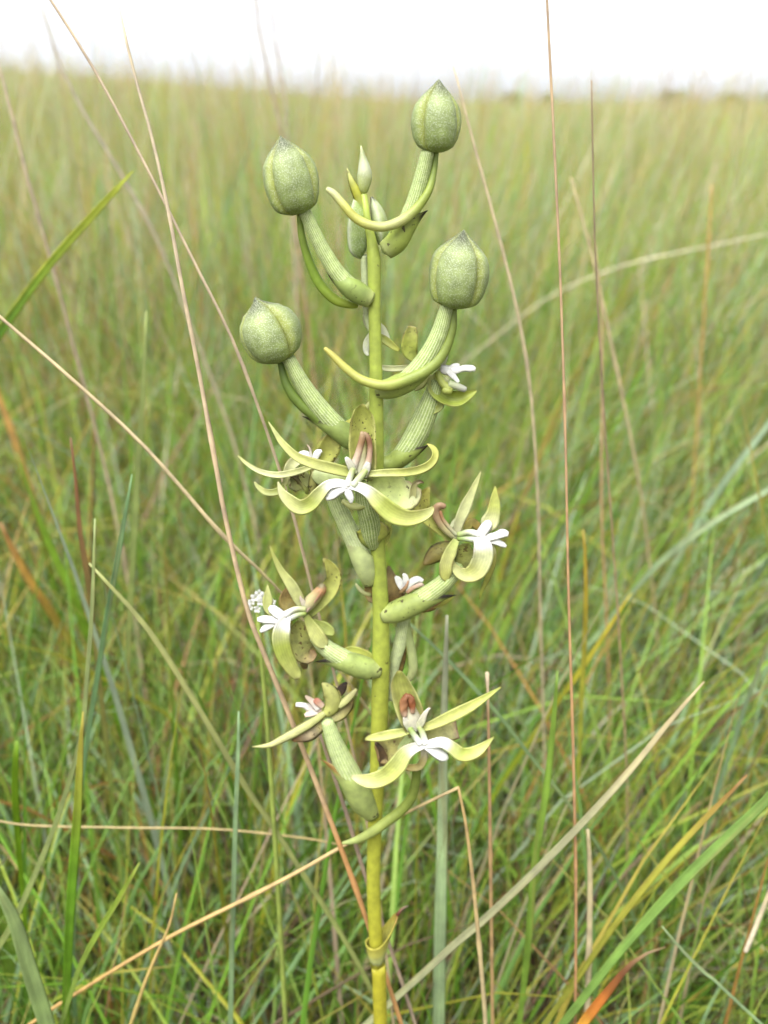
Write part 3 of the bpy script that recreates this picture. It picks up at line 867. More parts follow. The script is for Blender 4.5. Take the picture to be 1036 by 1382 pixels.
f.petal('auricle', [(478, 640, 50, 10), (474, 630, 52, 11), (469, 621, 53, 8), (466, 617, 53, 3)], [(0, WHG), (1, S(240, 232, 220))], M_WHITE)
f.petal('auricle', [(490, 644, 50, 9), (494, 634, 52, 11), (497, 624, 52, 6)], [(0, WHG), (1, S(240, 236, 224))], M_WHITE)
f.tube('stigma_arm', [(476, 632, 50, 4), (472, 644, 54, 4.4), (468, 656, 58, 5)], [(0, S(196, 210, 130)), (1, WHT)], n=14)
f.tube('stigma_arm', [(494, 634, 50, 4), (486, 644, 54, 4.8), (476, 656, 58, 5)], [(0, S(190, 206, 120)), (1, S(226, 230, 196))], n=14)
f.petal('lip_lobe', [(470, 655, 60, 10), (458, 661, 63, 13), (447, 668, 64, 14), (439, 673, 64, 8)], WHT, M_WHITE, cup=-.2)
f.petal('lip_lobe', [(467, 656, 60, 9), (470, 665, 63, 12), (473, 673, 63, 10), (474, 679, 62, 4)], WHT, M_WHITE, cup=-.2)
f.petal('side_lobe', [(470, 655, 59, 10), (456, 652, 60, 12), (442, 655, 62, 14), (430, 667, 64, 19), (418, 680, 66, 21), (404, 684, 66, 21), (390, 675, 64, 18), (380, 664, 60, 11), (375, 650, 56, 1.5)],
        [(0, WHT), (.2, WHT), (.34, S(210, 214, 130)), (.5, S(186, 196, 78)), (.75, YG), (1, YGL)], cup=.35, n=36, m=9, twist=(0, -12))
f.petal('side_lobe', [(470, 655, 59, 10), (484, 657, 60, 14), (498, 664, 62, 17), (512, 678, 66, 24), (530, 693, 69, 27), (550, 699, 69, 23), (568, 696, 65, 18), (580, 690, 60, 11), (584, 684, 56, 4)],
        [(0, WHT), (.16, WHT), (.3, S(214, 218, 130)), (.42, S(188, 198, 76)), (.75, S(204, 208, 100)), (1, YG)], cup=.35, n=36, m=9, twist=(0, 10))
f.petal('petal', [(482, 640, 46, 12), (452, 633, 52, 16), (424, 626, 56, 15), (400, 616, 56, 12), (381, 598, 52, 9), (370, 582, 48, 5), (362, 569, 44, 1.2)], [(0, S(196, 202, 96)), (.5, S(208, 210, 116)), (1, YG)], cup=.45, n=32)
f.petal('petal', [(492, 640, 46, 8), (520, 638, 50, 11), (548, 637, 50, 12), (570, 632, 46, 13), (583, 623, 42, 12), (587, 612, 38, 10), (583, 604, 35, 7), (576, 599, 33, 1.5)], [(0, YG), (.5, S(204, 208, 100)), (1, S(206, 206, 84))], cup=.45, n=32, twist=(0, 25))
f.petal('lateral_sepal', [(488, 648, 36, 14), (470, 648, 36, 28), (448, 646, 34, 34), (430, 642, 30, 26), (420, 640, 28, 8)], [(0, S(170, 186, 100)), (1, S(178, 188, 120))], M_BRACT, cup=-.3, m=9)
f.petal('lateral_sepal', [(494, 650, 36, 18), (510, 658, 36, 38), (530, 664, 35, 52), (548, 664, 33, 50), (556, 660, 30, 34), (560, 655, 28, 20)], [(0, S(172, 186, 84)), (.6, S(180, 192, 104)), (.9, S(192, 196, 130)), (1, S(176, 160, 120))], M_BRACT, cup=.35, m=11, wave=.04)
f.petal('lateral_sepal', [(552, 690, 32, 3), (556, 676, 34, 9), (558, 660, 36, 9), (561, 652, 38, 7), (567, 650, 38, 5), (572, 652, 37, 1)], [(0, S(186, 190, 120)), (.6, S(190, 186, 120)), (1, S(120, 92, 64))], M_BRACT, cup=.8)
f.tube('spur', [(462, 676, 40, 3), (474, 683, 42, 5), (488, 683, 42, 5.2), (502, 677, 38, 5), (515, 672, 32, 4)], [(0, YG), (1, YGD)], n=20)

# right flower, seen from its side
f = Fl('flower', 518, 830, 4, 'flower at the right held out sideways with two upright green petals')
f.ovary([(516, 830, 3, 10), (534, 826, 7, 14), (558, 815, 9, 15), (583, 799, 10, 14), (602, 784, 10, 13), (620, 764, 10, 10)], cols=[(0, S(176, 188, 84)), (.5, S(164, 180, 86)), (1, OVG)])
f.bract([(512, 836, 6, 14), (530, 833, 16, 26), (552, 830, 19, 30), (572, 824, 16, 22), (590, 816, 12, 10), (602, 809, 10, 5), (616, 803, 9, 2)], tip=S(40, 32, 24), col=S(160, 174, 80))
f.petal('hood_sepal', [(612, 730, 4, 7), (596, 716, 4, 14), (580, 702, 4, 17), (569, 689, 4, 23), (570, 674, 4, 22), (575, 664, 5, 13), (579, 657, 6, 3)], [(0, YGD), (.4, S(196, 198, 84)), (1, S(186, 180, 72))], M_SPOT, cup=.6, m=9)
f.tube('column', [(622, 726, 10, 6), (608, 718, 10, 7), (597, 708, 10, 6.5), (590, 698, 10, 6), (588, 688, 11, 6), (593, 682, 12, 5), (600, 684, 12, 4)], [(0, WHG), (.3, S(216, 206, 140)), (.6, S(202, 168, 120)), (1, S(190, 150, 112))], n=26, flat=.8)
f.tube('anther', [(616, 722, 14, 3), (606, 712, 14, 2.8), (597, 700, 13, 2.6), (594, 690, 13, 2)], [(0, WHG), (1, ORG)], n=14)
f.petal('auricle', [(608, 712, 14, 5), (613, 704, 14, 6), (614, 700, 14, 2)], WHG, M_WHITE)
f.petal('petal', [(616, 722, 14, 8), (620, 704, 16, 14), (628, 684, 16, 16), (636, 666, 14, 11), (643, 650, 12, 7), (649, 636, 10, 1)], [(0, S(220, 216, 170)), (.3, S(212, 214, 150)), (1, YG)], cup=.45, n=26)
f.petal('side_lobe', [(654, 716, 20, 10), (660, 706, 20, 24), (665, 694, 18, 20), (667, 680, 16, 16), (668, 667, 14, 9), (668, 656, 12, 1)], [(0, WHG), (.2, YGL), (.6, S(196, 202, 92)), (1, S(206, 208, 84))], cup=.4, n=26)
f.tube('stigma_arm', [(618, 722, 16, 4), (632, 718, 18, 4), (648, 722, 22, 5)], [(0, S(186, 204, 110)), (1, WHT)], n=14)
f.tube('stigma_arm', [(618, 726, 16, 4), (632, 727, 18, 4), (648, 728, 22, 5)], [(0, S(166, 196, 80)), (1, WHT)], n=14)
f.petal('lip_lobe', [(644, 727, 24, 12), (652, 716, 26, 15), (659, 707, 26, 13), (662, 704, 25, 6)], WHT, M_WHITE, cup=-.2)
f.petal('lip_lobe', [(650, 727, 26, 14), (666, 724, 28, 11), (678, 720, 28, 13), (686, 721, 27, 7)], WHT, M_WHITE, cup=-.2)
f.petal('lip_lobe', [(652, 729, 25, 10), (668, 731, 27, 9), (678, 735, 27, 8), (683, 738, 26, 4)], WHT, M_WHITE, cup=-.2)
f.petal('side_lobe', [(646, 724, 25, 16), (651, 738, 28, 26), (651, 754, 30, 28), (643, 770, 30, 26), (630, 776, 28, 20), (619, 772, 24, 15), (613, 764, 20, 9), (612, 757, 18, 1.5)], [(0, WHT), (.14, WHT), (.26, S(226, 228, 168)), (.6, S(208, 210, 116)), (1, YG)], cup=.4, n=32, m=9)
f.petal('petal', [(616, 728, 16, 9), (608, 744, 20, 16), (602, 762, 22, 18), (601, 776, 21, 15), (603, 784, 20, 5)], [(0, S(190, 200, 100)), (.5, S(216, 216, 124)), (1, S(206, 208, 96))], cup=.4)
f.petal('spur', [(660, 732, 24, 6), (666, 744, 24, 7), (664, 762, 20, 9), (656, 784, 16, 7), (649, 800, 12, 4), (647, 808, 10, 1.5)], [(0, S(206, 204, 160)), (.35, S(196, 192, 80)), (1, S(176, 186, 60))])
f.petal('lateral_sepal', [(624, 734, 8, 14), (628, 750, 6, 28), (626, 765, 6, 24), (620, 774, 6, 10)], [(0, S(166, 172, 80)), (1, S(150, 150, 76))], M_DRY, cup=.4)
f.petal('lateral_sepal', [(614, 736, 4, 10), (600, 742, 2, 24), (588, 748, 2, 26), (578, 756, 2, 16), (572, 762, 3, 4)], [(0, S(168, 164, 70)), (1, S(136, 116, 50))], M_SPOT, cup=-.5)
f.petal('lateral_sepal', [(628, 716, 4, 8), (636, 706, 2, 14), (646, 712, 2, 10), (652, 718, 2, 3)], [(0, S(176, 166, 60)), (1, S(150, 120, 50))], M_DRY)

# left flower, seen from its side
f = Fl('flower', 512, 905, 4, 'flower at the left held out sideways with one long drooping green lobe')
f.ovary([(512, 904, 4, 10), (495, 902, 8, 14), (474, 895, 10, 15), (452, 883, 11, 14), (436, 871, 11, 12), (424, 858, 11, 9)], cols=[(0, S(170, 184, 96)), (.5, S(160, 178, 92)), (1, S(172, 190, 116))])
f.bract([(514, 908, 8, 16), (500, 906, 15, 28), (482, 906, 18, 26), (462, 902, 15, 16), (444, 896, 12, 9), (432, 893, 11, 6), (424, 893, 10, 2)], tip=S(44, 36, 28), col=S(158, 174, 84))
f.petal('bract', [(508, 893, -4, 8), (492, 885, -6, 16), (474, 878, -6, 13), (462, 878, -4, 3)], S(184, 190, 66), M_BRACT, cup=.5)
f.petal('hood_sepal', [(417, 832, 8, 6), (430, 815, 7, 17), (444, 796, 6, 23), (450, 780, 6, 22), (446, 766, 7, 16), (440, 758, 8, 9), (436, 754, 9, 3)], [(0, YGD), (.4, S(196, 200, 92)), (1, S(186, 184, 76))], M_SPOT, cup=.6, m=9)
f.tube('column', [(410, 824, 14, 6), (418, 813, 14, 9), (427, 803, 13, 8), (434, 795, 12, 7), (434, 789, 12, 4)], [(0, S(222, 214, 180)), (.5, S(210, 196, 130)), (.85, S(196, 142, 90)), (1, S(150, 140, 96))], n=20)
f.tube('anther', [(412, 826, 20, 2.6), (422, 814, 20, 2.4), (430, 804, 19, 2.2), (434, 798, 18, 1.6)], [(0, PNK), (1, ORG)], n=14)
f.petal('auricle', [(414, 826, 20, 8), (410, 815, 21, 8), (406, 808, 21, 4), (405, 804, 21, 1)], [(0, WHG), (1, S(226, 204, 190))], M_WHITE)
f.petal('petal', [(410, 824, 16, 8), (403, 808, 18, 15), (393, 790, 18, 15), (380, 772, 16, 10), (371, 754, 14, 6), (364, 737, 12, 1)], [(0, YGL), (.3, S(208, 210, 130)), (1, S(198, 202, 90))], cup=.45, n=26)
f.petal('side_lobe', [(368, 832, 18, 5), (361, 822, 16, 10), (361, 810, 14, 14), (361, 799, 12, 8), (361, 789, 10, 1)], [(0, YG), (.4, S(206, 210, 120)), (1, YG)], cup=.4)
f.tube('stigma_arm', [(412, 822, 22, 3.6), (398, 822, 24, 3.6), (384, 830, 26, 5)], [(0, S(206, 212, 140)), (1, WHT)], n=14)
f.tube('stigma_arm', [(412, 827, 22, 3.6), (400, 830, 24, 3.8), (386, 836, 26, 5)], [(0, S(176, 196, 84)), (1, WHT)], n=14)
f.petal('lip_lobe', [(384, 838, 28, 12), (370, 837, 30, 11), (356, 836, 30, 11), (347, 836, 29, 6)], WHT, M_WHITE, cup=-.2)
f.petal('lip_lobe', [(384, 838, 28, 10), (368, 842, 30, 10), (356, 849, 30, 9), (351, 853, 29, 4)], WHT, M_WHITE, cup=-.2)
f.petal('lip_lobe', [(386, 837, 28, 14), (375, 828, 28, 15), (367, 822, 27, 13), (363, 819, 26, 5)], WHT, M_WHITE, cup=-.2)
f.petal('side_lobe', [(388, 832, 28, 10), (382, 844, 30, 21), (379, 860, 32, 25), (383, 880, 32, 24), (391, 898, 30, 20), (399, 910, 28, 15), (401, 917, 27, 6)], [(0, WHT), (.14, WHT), (.27, S(214, 218, 140)), (.45, S(186, 198, 74)), (.9, S(204, 208, 104)), (1, YG)], cup=.4, n=32, m=9)
f.petal('petal', [(413, 830, 18, 7), (420, 845, 20, 16), (429, 860, 22, 21), (436, 869, 21, 16), (440, 873, 20, 5)], [(0, YGD), (.5, S(214, 216, 120)), (1, YG)], cup=.4)
f.petal('petal', [(420, 838, 10, 8), (434, 846, 10, 17), (445, 852, 10, 14), (451, 856, 10, 4)], [(0, YGD), (1, S(186, 196, 92))], cup=.4)
f.petal('lateral_sepal', [(408, 838, 12, 14), (404, 854, 12, 32), (406, 872, 13, 38), (416, 884, 12, 26), (426, 880, 12, 8)], [(0, S(156, 158, 70)), (.6, S(172, 174, 90)), (1, S(170, 136, 90))], M_DRY, cup=.3, m=9)
f.petal('lateral_sepal', [(404, 828, 6, 14), (396, 818, 4, 28), (388, 810, 2, 28), (386, 800, 2, 14), (388, 793, 2, 3)], [(0, S(172, 160, 66)), (1, S(160, 130, 70))], M_DRY, cup=.3)
f.petal('lateral_sepal', [(409, 880, 10, 5), (410, 894, 10, 11), (412, 903, 10, 6)], [(0, S(160, 156, 70)), (1, S(130, 110, 60))], M_DRY)

# withered flower behind the stem
f = Fl('flower', 520, 940, -14, 'withered small flower behind the middle of the stem, pinkish white lip')
f.ovary([(527, 945, -12, 4), (530, 918, -14, 5), (534, 890, -14, 8), (541, 862, -16, 10), (546, 832, -18, 9), (546, 806, -20, 6)], cols=[(0, S(206, 212, 156)), (.5, S(184, 196, 130)), (1, OVG)])
f.tube('spur', [(548, 832, -14, 4), (551, 856, -12, 5), (556, 884, -12, 6), (557, 904, -12, 6), (551, 918, -14, 4), (544, 922, -14, 2)], [(0, S(176, 192, 110)), (.6, S(196, 206, 130)), (1, S(210, 212, 140))], n=24, flat=.6)
f.petal('bract', [(528, 930, -18, 8), (536, 905, -20, 14), (542, 885, -20, 12), (545, 868, -20, 3)], [(0, S(150, 130, 60)), (1, S(150, 116, 56))], M_DRY)
f.petal('hood_sepal', [(534, 818, -16, 20), (534, 802, -14, 26), (530, 786, -12, 20), (526, 772, -12, 10), (524, 764, -12, 4)], [(0, S(166, 130, 66)), (.6, S(186, 160, 100)), (1, S(140, 124, 84))], M_DRY, cup=.5)
f.petal('lip_lobe', [(548, 798, -8, 9), (541, 789, -6, 11), (536, 781, -6, 8), (533, 778, -6, 3)], [(0, S(232, 206, 186)), (.5, WHT)], M_WHITE, cup=.3)
f.petal('lip_lobe', [(548, 796, -8, 7), (548, 785, -6, 9), (546, 777, -6, 7), (543, 775, -6, 3)], WHT, M_WHITE, cup=.3)
f.petal('lip_lobe', [(546, 797, -6, 7), (554, 787, -4, 10), (563, 782, -4, 10), (571, 784, -5, 5)], WHT, M_WHITE, cup=-.3)
f.petal('lip_lobe', [(548, 800, -5, 6), (558, 792, -3, 8), (568, 789, -3, 6), (572, 791, -4, 2)], [(0, S(216, 170, 130)), (1, S(236, 206, 186))], M_WHITE, cup=-.3)
f.tube('anther', [(540, 800, -5, 3), (547, 793, -4, 2.4), (551, 784, -4, 1.2)], [(0, BRN), (1, S(220, 170, 130))], n=10)
f.petal('lateral_sepal', [(512, 812, -16, 6), (503, 806, -14, 16), (498, 797, -14, 14), (496, 787, -14, 8)], [(0, S(206, 180, 130)), (.7, S(176, 150, 80)), (1, DRK)], M_DRY, cup=.4)
f.tube('petal', [(500, 803, -12, 2.4), (491, 800, -12, 3), (484, 794, -12, 2.6), (480, 788, -12, 1.4)], [(0, YG), (1, YGL)], n=14)
f.petal('lateral_sepal', [(548, 818, -4, 10), (566, 818, -6, 18), (582, 815, -8, 18), (594, 808, -8, 8)], [(0, S(190, 170, 90)), (1, S(206, 160, 96))], M_DRY, cup=-.3)
f.petal('petal', [(584, 818, -8, 8), (598, 812, -8, 10), (609, 805, -8, 5), (612, 802, -8, 1.5)], S(206, 206, 70), cup=.3)

# lower left flower, seen from behind
f = Fl('flower', 504, 1100, 4, 'lowest left flower turned away, one long pale arm pointing left')
f.ovary([(503, 1100, 3, 10), (488, 1078, 8, 17), (474, 1050, 10, 17), (460, 1022, 11, 15), (449, 996, 12, 12), (441, 972, 12, 9)], cols=[(0, S(196, 204, 140)), (.4, S(176, 192, 112)), (1, S(166, 186, 104))])
f.bract([(508, 1106, 6, 12), (494, 1090, 15, 30), (476, 1066, 17, 32), (462, 1048, 14, 20), (450, 1038, 11, 10), (440, 1030, 9, 6), (432, 1024, 8, 2)], tip=S(150, 106, 44), col=S(164, 178, 92))
f.petal('hood_sepal', [(438, 966, 16, 12), (447, 954, 18, 24), (448, 940, 18, 23), (441, 928, 16, 15), (434, 922, 14, 3)], [(0, S(186, 188, 92)), (1, S(180, 180, 96))], M_BRACT, cup=-.7, m=9)
f.petal('petal', [(438, 962, 16, 8), (422, 974, 18, 12), (402, 986, 18, 13), (382, 997, 16, 11), (362, 1006, 14, 7), (340, 1008, 12, 1.5)], [(0, S(206, 208, 120)), (.6, S(216, 214, 140)), (1, S(216, 214, 130))], cup=-.4, n=26)
f.petal('petal', [(456, 954, 14, 9), (466, 946, 14, 11), (475, 937, 13, 9), (481, 930, 12, 4)], [(0, S(210, 212, 130)), (1, S(206, 200, 130))], cup=-.4)
f.petal('lip_lobe', [(434, 960, 10, 10), (422, 958, 10, 12), (410, 952, 11, 8), (399, 951, 11, 6)], [(0, PNK), (.4, S(240, 228, 218)), (1, WHT)], M_WHITE, cup=-.3)
f.petal('lip_lobe', [(430, 958, 12, 9), (422, 948, 12, 9), (414, 941, 12, 5), (412, 939, 12, 2)], [(0, S(240, 230, 220)), (1, PNK)], M_WHITE)
f.petal('lip_lobe', [(428, 960, 12, 9), (418, 963, 13, 10), (411, 966, 13, 5)], [(0, S(236, 220, 206)), (1, S(236, 210, 190))], M_WHITE)
f.petal('lip_lobe', [(436, 954, 10, 8), (428, 947, 11, 10), (424, 944, 11, 5)], [(0, PNK), (1, S(206, 130, 100))], M_WHITE)
f.petal('lateral_sepal', [(437, 972, 12, 10), (426, 982, 13, 22), (414, 990, 13, 24), (402, 996, 12, 14), (395, 1000, 11, 4)], [(0, S(188, 180, 90)), (.5, S(196, 176, 140)), (1, S(150, 110, 60))], M_DRY, cup=-.4)
f.petal('lateral_sepal', [(446, 972, 10, 10), (458, 964, 8, 18), (468, 952, 7, 18), (474, 942, 6, 8)], [(0, S(206, 200, 130)), (1, S(166, 146, 80))], M_DRY, cup=-.4)
f.petal('anther', [(456, 940, 6, 8), (461, 930, 5, 12), (465, 924, 5, 8), (468, 921, 5, 3)], [(0, S(80, 62, 44)), (1, S(50, 40, 36))], M_DRY)

# big lower flower facing the lens
f = Fl('flower', 516, 985, 8, 'lowest large flower facing the viewer, brown anther above white lip')
f.ovary([(514, 1040, 4, 9), (524, 1034, 14, 12), (538, 1020, 24, 13), (552, 1002, 32, 11), (560, 988, 36, 8)])
f.petal('hood_sepal', [(562, 990, 36, 22), (556, 968, 34, 34), (547, 944, 32, 36), (541, 924, 32, 30), (539, 912, 33, 22), (538, 905, 34, 8)], [(0, S(206, 206, 120)), (.5, S(196, 198, 92)), (1, S(180, 186, 76))], M_PETAL, cup=.8, m=13, edge=S(214, 214, 126))
f.tube('anther', [(546, 966, 46, 4), (544, 956, 45, 5.5), (546, 945, 44, 5.5), (550, 938, 44, 4)], [(0, S(226, 190, 160)), (.4, ORG), (1, S(160, 100, 60))], n=20, wob=.16)
f.tube('anther', [(557, 962, 46, 3), (556, 952, 45, 4.6), (554, 943, 44, 5), (550, 938, 44, 3)], [(0, S(220, 180, 146)), (.4, S(176, 100, 52)), (1, S(150, 96, 56))], n=20, wob=.16)
f.tube('column', [(560, 984, 40, 11), (556, 972, 40, 13), (552, 960, 38, 11), (549, 948, 37, 7)], [(0, S(232, 228, 204)), (.5, S(230, 222, 190)), (1, S(216, 190, 130))], n=16, flat=.7)
f.petal('auricle', [(562, 984, 48, 8), (568, 975, 50, 11), (573, 964, 51, 7), (578, 957, 51, 3.5), (581, 956, 51, 1.5)], [(0, WHG), (1, S(240, 226, 210))], M_WHITE)
f.petal('auricle', [(554, 986, 48, 9), (549, 976, 49, 11), (545, 968, 49, 4)], [(0, WHG), (1, S(236, 228, 210))], M_WHITE)
f.tube('stigma_arm', [(553, 982, 48, 3.6), (558, 991, 51, 4), (567, 1004, 55, 5)], [(0, S(170, 196, 90)), (1, WHT)], n=14)
f.tube('stigma_arm', [(566, 981, 48, 3.6), (570, 990, 51, 4.2), (574, 1004, 55, 5)], [(0, S(190, 206, 120)), (1, WHT)], n=14)
f.petal('lip_lobe', [(571, 1005, 57, 10), (582, 1012, 60, 12), (593, 1019, 61, 15), (601, 1023, 61, 12), (604, 1025, 60, 4)], WHT, M_WHITE, cup=-.2)
f.petal('side_lobe', [(571, 1006, 56, 10), (558, 1010, 58, 15), (546, 1018, 61, 21), (535, 1034, 64, 25), (520, 1048, 65, 24), (502, 1054, 62, 21), (486, 1052, 58, 14), (474, 1048, 54, 4)],
        [(0, WHT), (.14, S(230, 224, 200)), (.26, S(204, 210, 116)), (.5, S(196, 202, 92)), (.85, S(212, 214, 124)), (1, YGL)], cup=.35, n=36, m=9)
f.petal('side_lobe', [(571, 1006, 56, 8), (584, 1003, 58, 12), (598, 1002, 60, 15), (610, 1009, 62, 17), (622, 1018, 64, 19), (636, 1017, 63, 18), (650, 1009, 60, 13), (666, 995, 56, 1.5)],
        [(0, WHT), (.26, WHT), (.42, S(206, 212, 120)), (.55, S(190, 200, 78)), (.8, S(208, 210, 112)), (1, S(200, 206, 90))], cup=.35, n=36, m=9)
f.petal('petal', [(566, 984, 44, 8), (584, 978, 48, 13), (606, 968, 50, 16), (632, 955, 50, 15), (655, 941, 48, 9), (676, 927, 44, 1.2)], [(0, S(206, 208, 110)), (.6, S(202, 206, 98)), (1, S(186, 196, 70))], cup=.4, n=28)
f.petal('petal', [(554, 986, 44, 8), (536, 990, 46, 13), (514, 994, 46, 13), (500, 996, 44, 8), (492, 998, 42, 2)], [(0, S(196, 202, 96)), (1, S(210, 212, 110))], cup=.4)
f.petal('lateral_sepal', [(570, 990, 34, 12), (584, 990, 33, 26), (602, 986, 31, 30), (612, 984, 30, 29), (617, 983, 29, 26)], [(0, S(160, 160, 76)), (.8, S(180, 176, 104)), (1, S(170, 140, 110))], M_DRY, cup=.3, m=9)
f.petal('lateral_sepal', [(558, 996, 32, 16), (540, 1002, 30, 34), (524, 1010, 28, 42), (514, 1016, 26, 34), (508, 1018, 25, 20)], [(0, S(166, 164, 76)), (.6, S(180, 172, 90)), (1, S(140, 110, 70))], M_DRY, cup=.3, m=9)
f.petal('lateral_sepal', [(507, 1002, 30, 5), (514, 1012, 32, 9), (517, 1024, 32, 12), (516, 1034, 31, 8)], [(0, DRK), (.5, S(120, 92, 60)), (1, S(166, 146, 110))], M_DRY, cup=.8)
f.petal('lip_lobe', [(571, 1010, 50, 8), (572, 1022, 48, 10), (566, 1034, 44, 10), (552, 1036, 40, 9), (540, 1034, 36, 5)], [(0, S(226, 220, 196)), (.4, S(206, 190, 120)), (1, S(186, 164, 70))], M_PETAL, cup=.5)
f.tube('spur', [(562, 1034, 30, 6), (561, 1054, 28, 6.4), (555, 1076, 26, 6.8), (541, 1094, 24, 7), (520, 1110, 24, 7.2), (500, 1124, 24, 6.6), (480, 1134, 22, 5), (462, 1138, 20, 2)], [(0, S(130, 148, 50)), (.4, S(156, 172, 62)), (.75, S(178, 190, 88)), (1, S(190, 202, 112))], n=40, nseg=14)

# ------------------------------------------------------------------ single stems and blades that can be told apart
def to_ground(rows):
    a, b = np.array(rows[-2][:3]), np.array(rows[-1][:3])
    gz = float(ter(b[0], b[1])) - 0.01
    h = b[2] - gz
    if h <= 0.005: return rows
    dr = b - a
    hd = dr[:2] / max(1e-9, np.linalg.norm(dr))
    dn = max(0.35, -dr[2] / max(1e-9, np.linalg.norm(dr)))
    k = np.clip(np.linalg.norm(hd) / dn, 0, 1.2)
    hu = hd / max(1e-9, np.linalg.norm(hd))
    m1 = b[:2] + hu * k * h * 0.22; m = m1 + hu * k * h * 0.14; e = m + hu * k * h * 0.08
    rows.append((m1[0], m1[1], b[2] - h * 0.25, rows[-1][3]))
    rows.append((m[0], m[1], b[2] - h * 0.55, rows[-1][3]))
    rows.append((e[0], e[1], gz, rows[-1][3]))
    return rows

def deep(d):
    return d if d > -170 else -170 + (d + 170) * 4.0

def rows_of(pts):
    out = []
    for q in pts:
        p, s = P(q[0], q[1], deep(q[2])); out.append((p.x, p.y, p.z, q[3] * s))
    return out

def stalk(label, pts, cols, name='dry_grass_stem', cat='grass stem', group='dry stems standing in the grass', ground=True, node=True):
    rows = rows_of([(q[0], q[1], q[2], q[3] * (0.36 if q[2] > -170 else 0.24)) for q in pts])
    if ground: rows = to_ground(rows)
    cols = cols if isinstance(cols, list) else [(0, cols)]
    pale = np.array(S(208, 194, 158, GK))
    cols = [(t, tuple(np.array(c) * .74 + pale * .26)) for t, c in cols]
    c = catmull(rows, 60)
    c[:, 3] = np.maximum(c[:, 3], 1.5e-4)
    if node:   # swollen joints
        for k in (12, 29, 45): c[k, 3] *= 1.3
    V, F, C = tube_raw(c, cols, nseg=8, wob=0.05)
    C = np.array(C); C *= rng.uniform(0.86, 1.12, (len(C), 1))
    o = mesh_obj(name, V, F, C, M_STRAW, None, origin=rows[-1][:3])
    return tag(o, label, cat, group)

def blade(label, pts, cols, name='grass_blade', cat='grass blade', group='single blades in the grass', ground=True, edge=None, cup=0.28, tw=(0, 0)):
    rows = rows_of([(q[0], q[1], q[2], q[3] * (0.80 if q[2] > -170 else 0.62)) for q in pts])
    if ground: rows = to_ground(rows)
    cols = cols if isinstance(cols, list) else [(0, cols)]
    c = catmull(rows, 44); c[:, 3] = np.maximum(c[:, 3], 1.5e-4)
    V, F, C = petal_raw(c, cols, cup=cup, th=0.00022, m=7, edge=edge, twist=tw, wave=0.03)
    us0 = np.linspace(-1, 1, 7); rg = np.tile(np.concatenate([us0, us0[-2:0:-1]]), 44); tl = np.repeat(np.linspace(0, 1, 44), 12)
    p1, p2, p3 = rng.uniform(0, 6, 3)
    k = 1 + .12 * np.sin(tl * 17 + p1) + .10 * np.sin(tl * 41 + p2 + 2 * rg) + .10 * (np.abs(rg) < .2) + rng.normal(0, .05, len(tl))
    C = np.array(C) * k[:, None]
    dry = np.clip(np.sin(tl * 7 + p3) * np.sin(tl * 23 + 2 * rg + p1) - .55, 0, 1)[:, None] * .9
    C = C * (1 - dry) + np.array(S(190, 168, 110, GK)) * dry
    o = mesh_obj(name, V, F, C, M_BLADE, None, origin=rows[-1][:3])
    us = np.linspace(-1, 1, 7); ring = np.concatenate([us, us[-2:0:-1]])
    av = o.data.attributes.new('vein', 'FLOAT', 'POINT'); av.data.foreach_set('value', np.tile(ring, 44).astype(np.float32))
    return tag(o, label, cat, group)

GK = .78
TAN, TAND, RED = S(206, 184, 148, GK), S(176, 146, 112, GK), S(176, 112, 70, GK)
stalk('tall thin reddish-brown stem standing upright right of the orchid',
      [(737, -60, -30, 4.5), (738, 0, -30, 4.5), (746, 160, -32, 5), (756, 380, -36, 5), (763, 600, -42, 5), (767, 800, -50, 5), (773, 1000, -60, 5.5), (777, 1200, -70, 5.5), (776, 1382, -80, 5)],
      [(0, S(200, 168, 140, GK)), (.4, S(196, 140, 96, GK)), (.7, S(178, 112, 64, GK)), (1, S(150, 100, 60, GK))])
stalk('short dark-tipped thin stem ending below the skyline right of the tall reddish stem',
      [(798, 109, -220, 4.5), (800, 220, -224, 5), (804, 360, -230, 5), (815, 560, -244, 6), (829, 760, -260, 6), (838, 900, -270, 6)], [(0, S(140, 116, 100, GK)), (.5, TAND), (1, TAND)])
stalk('long straw stem slanting down from the top left edge across the sky',
      [(40, -50, -90, 5), (68, 0, -90, 5), (126, 92, -90, 5.5), (205, 240, -92, 5.5), (260, 350, -96, 5.5), (312, 455, -100, 5.5), (352, 560, -110, 5.5), (385, 660, -120, 5.5), (412, 760, -130, 5.5)],
      [(0, S(206, 184, 166, GK)), (.6, S(196, 170, 140, GK)), (1, TAND)])
stalk('long leaning stem left of the orchid, pink-tan above and orange below',
      [(160, 10, -60, 4), (180, 96, -58, 5.5), (206, 190, -54, 6), (228, 290, -50, 7), (246, 390, -46, 7.5), (264, 480, -42, 8), (286, 600, -36, 8.5), (304, 700, -30, 9), (331, 815, -26, 9), (345, 855, -24, 9), (382, 945, -24, 9.5), (420, 1040, -26, 9.5), (460, 1145, -30, 9.5), (496, 1246, -34, 9)],
      [(0, S(212, 196, 176, GK)), (.28, S(206, 176, 146, GK)), (.43, S(196, 160, 126, GK)), (.45, S(206, 138, 74, GK)), (1, S(206, 150, 64, GK))])
stalk('straw stem slanting in from the left edge toward the middle',
      [(-60, 372, -150, 6), (0, 428, -150, 6.5), (95, 510, -152, 7), (200, 608, -156, 7), (300, 722, -164, 7), (372, 792, -180, 6.5), (440, 880, -200, 6)], [(0, TAN), (.5, S(206, 188, 146, GK)), (1, TAND)])
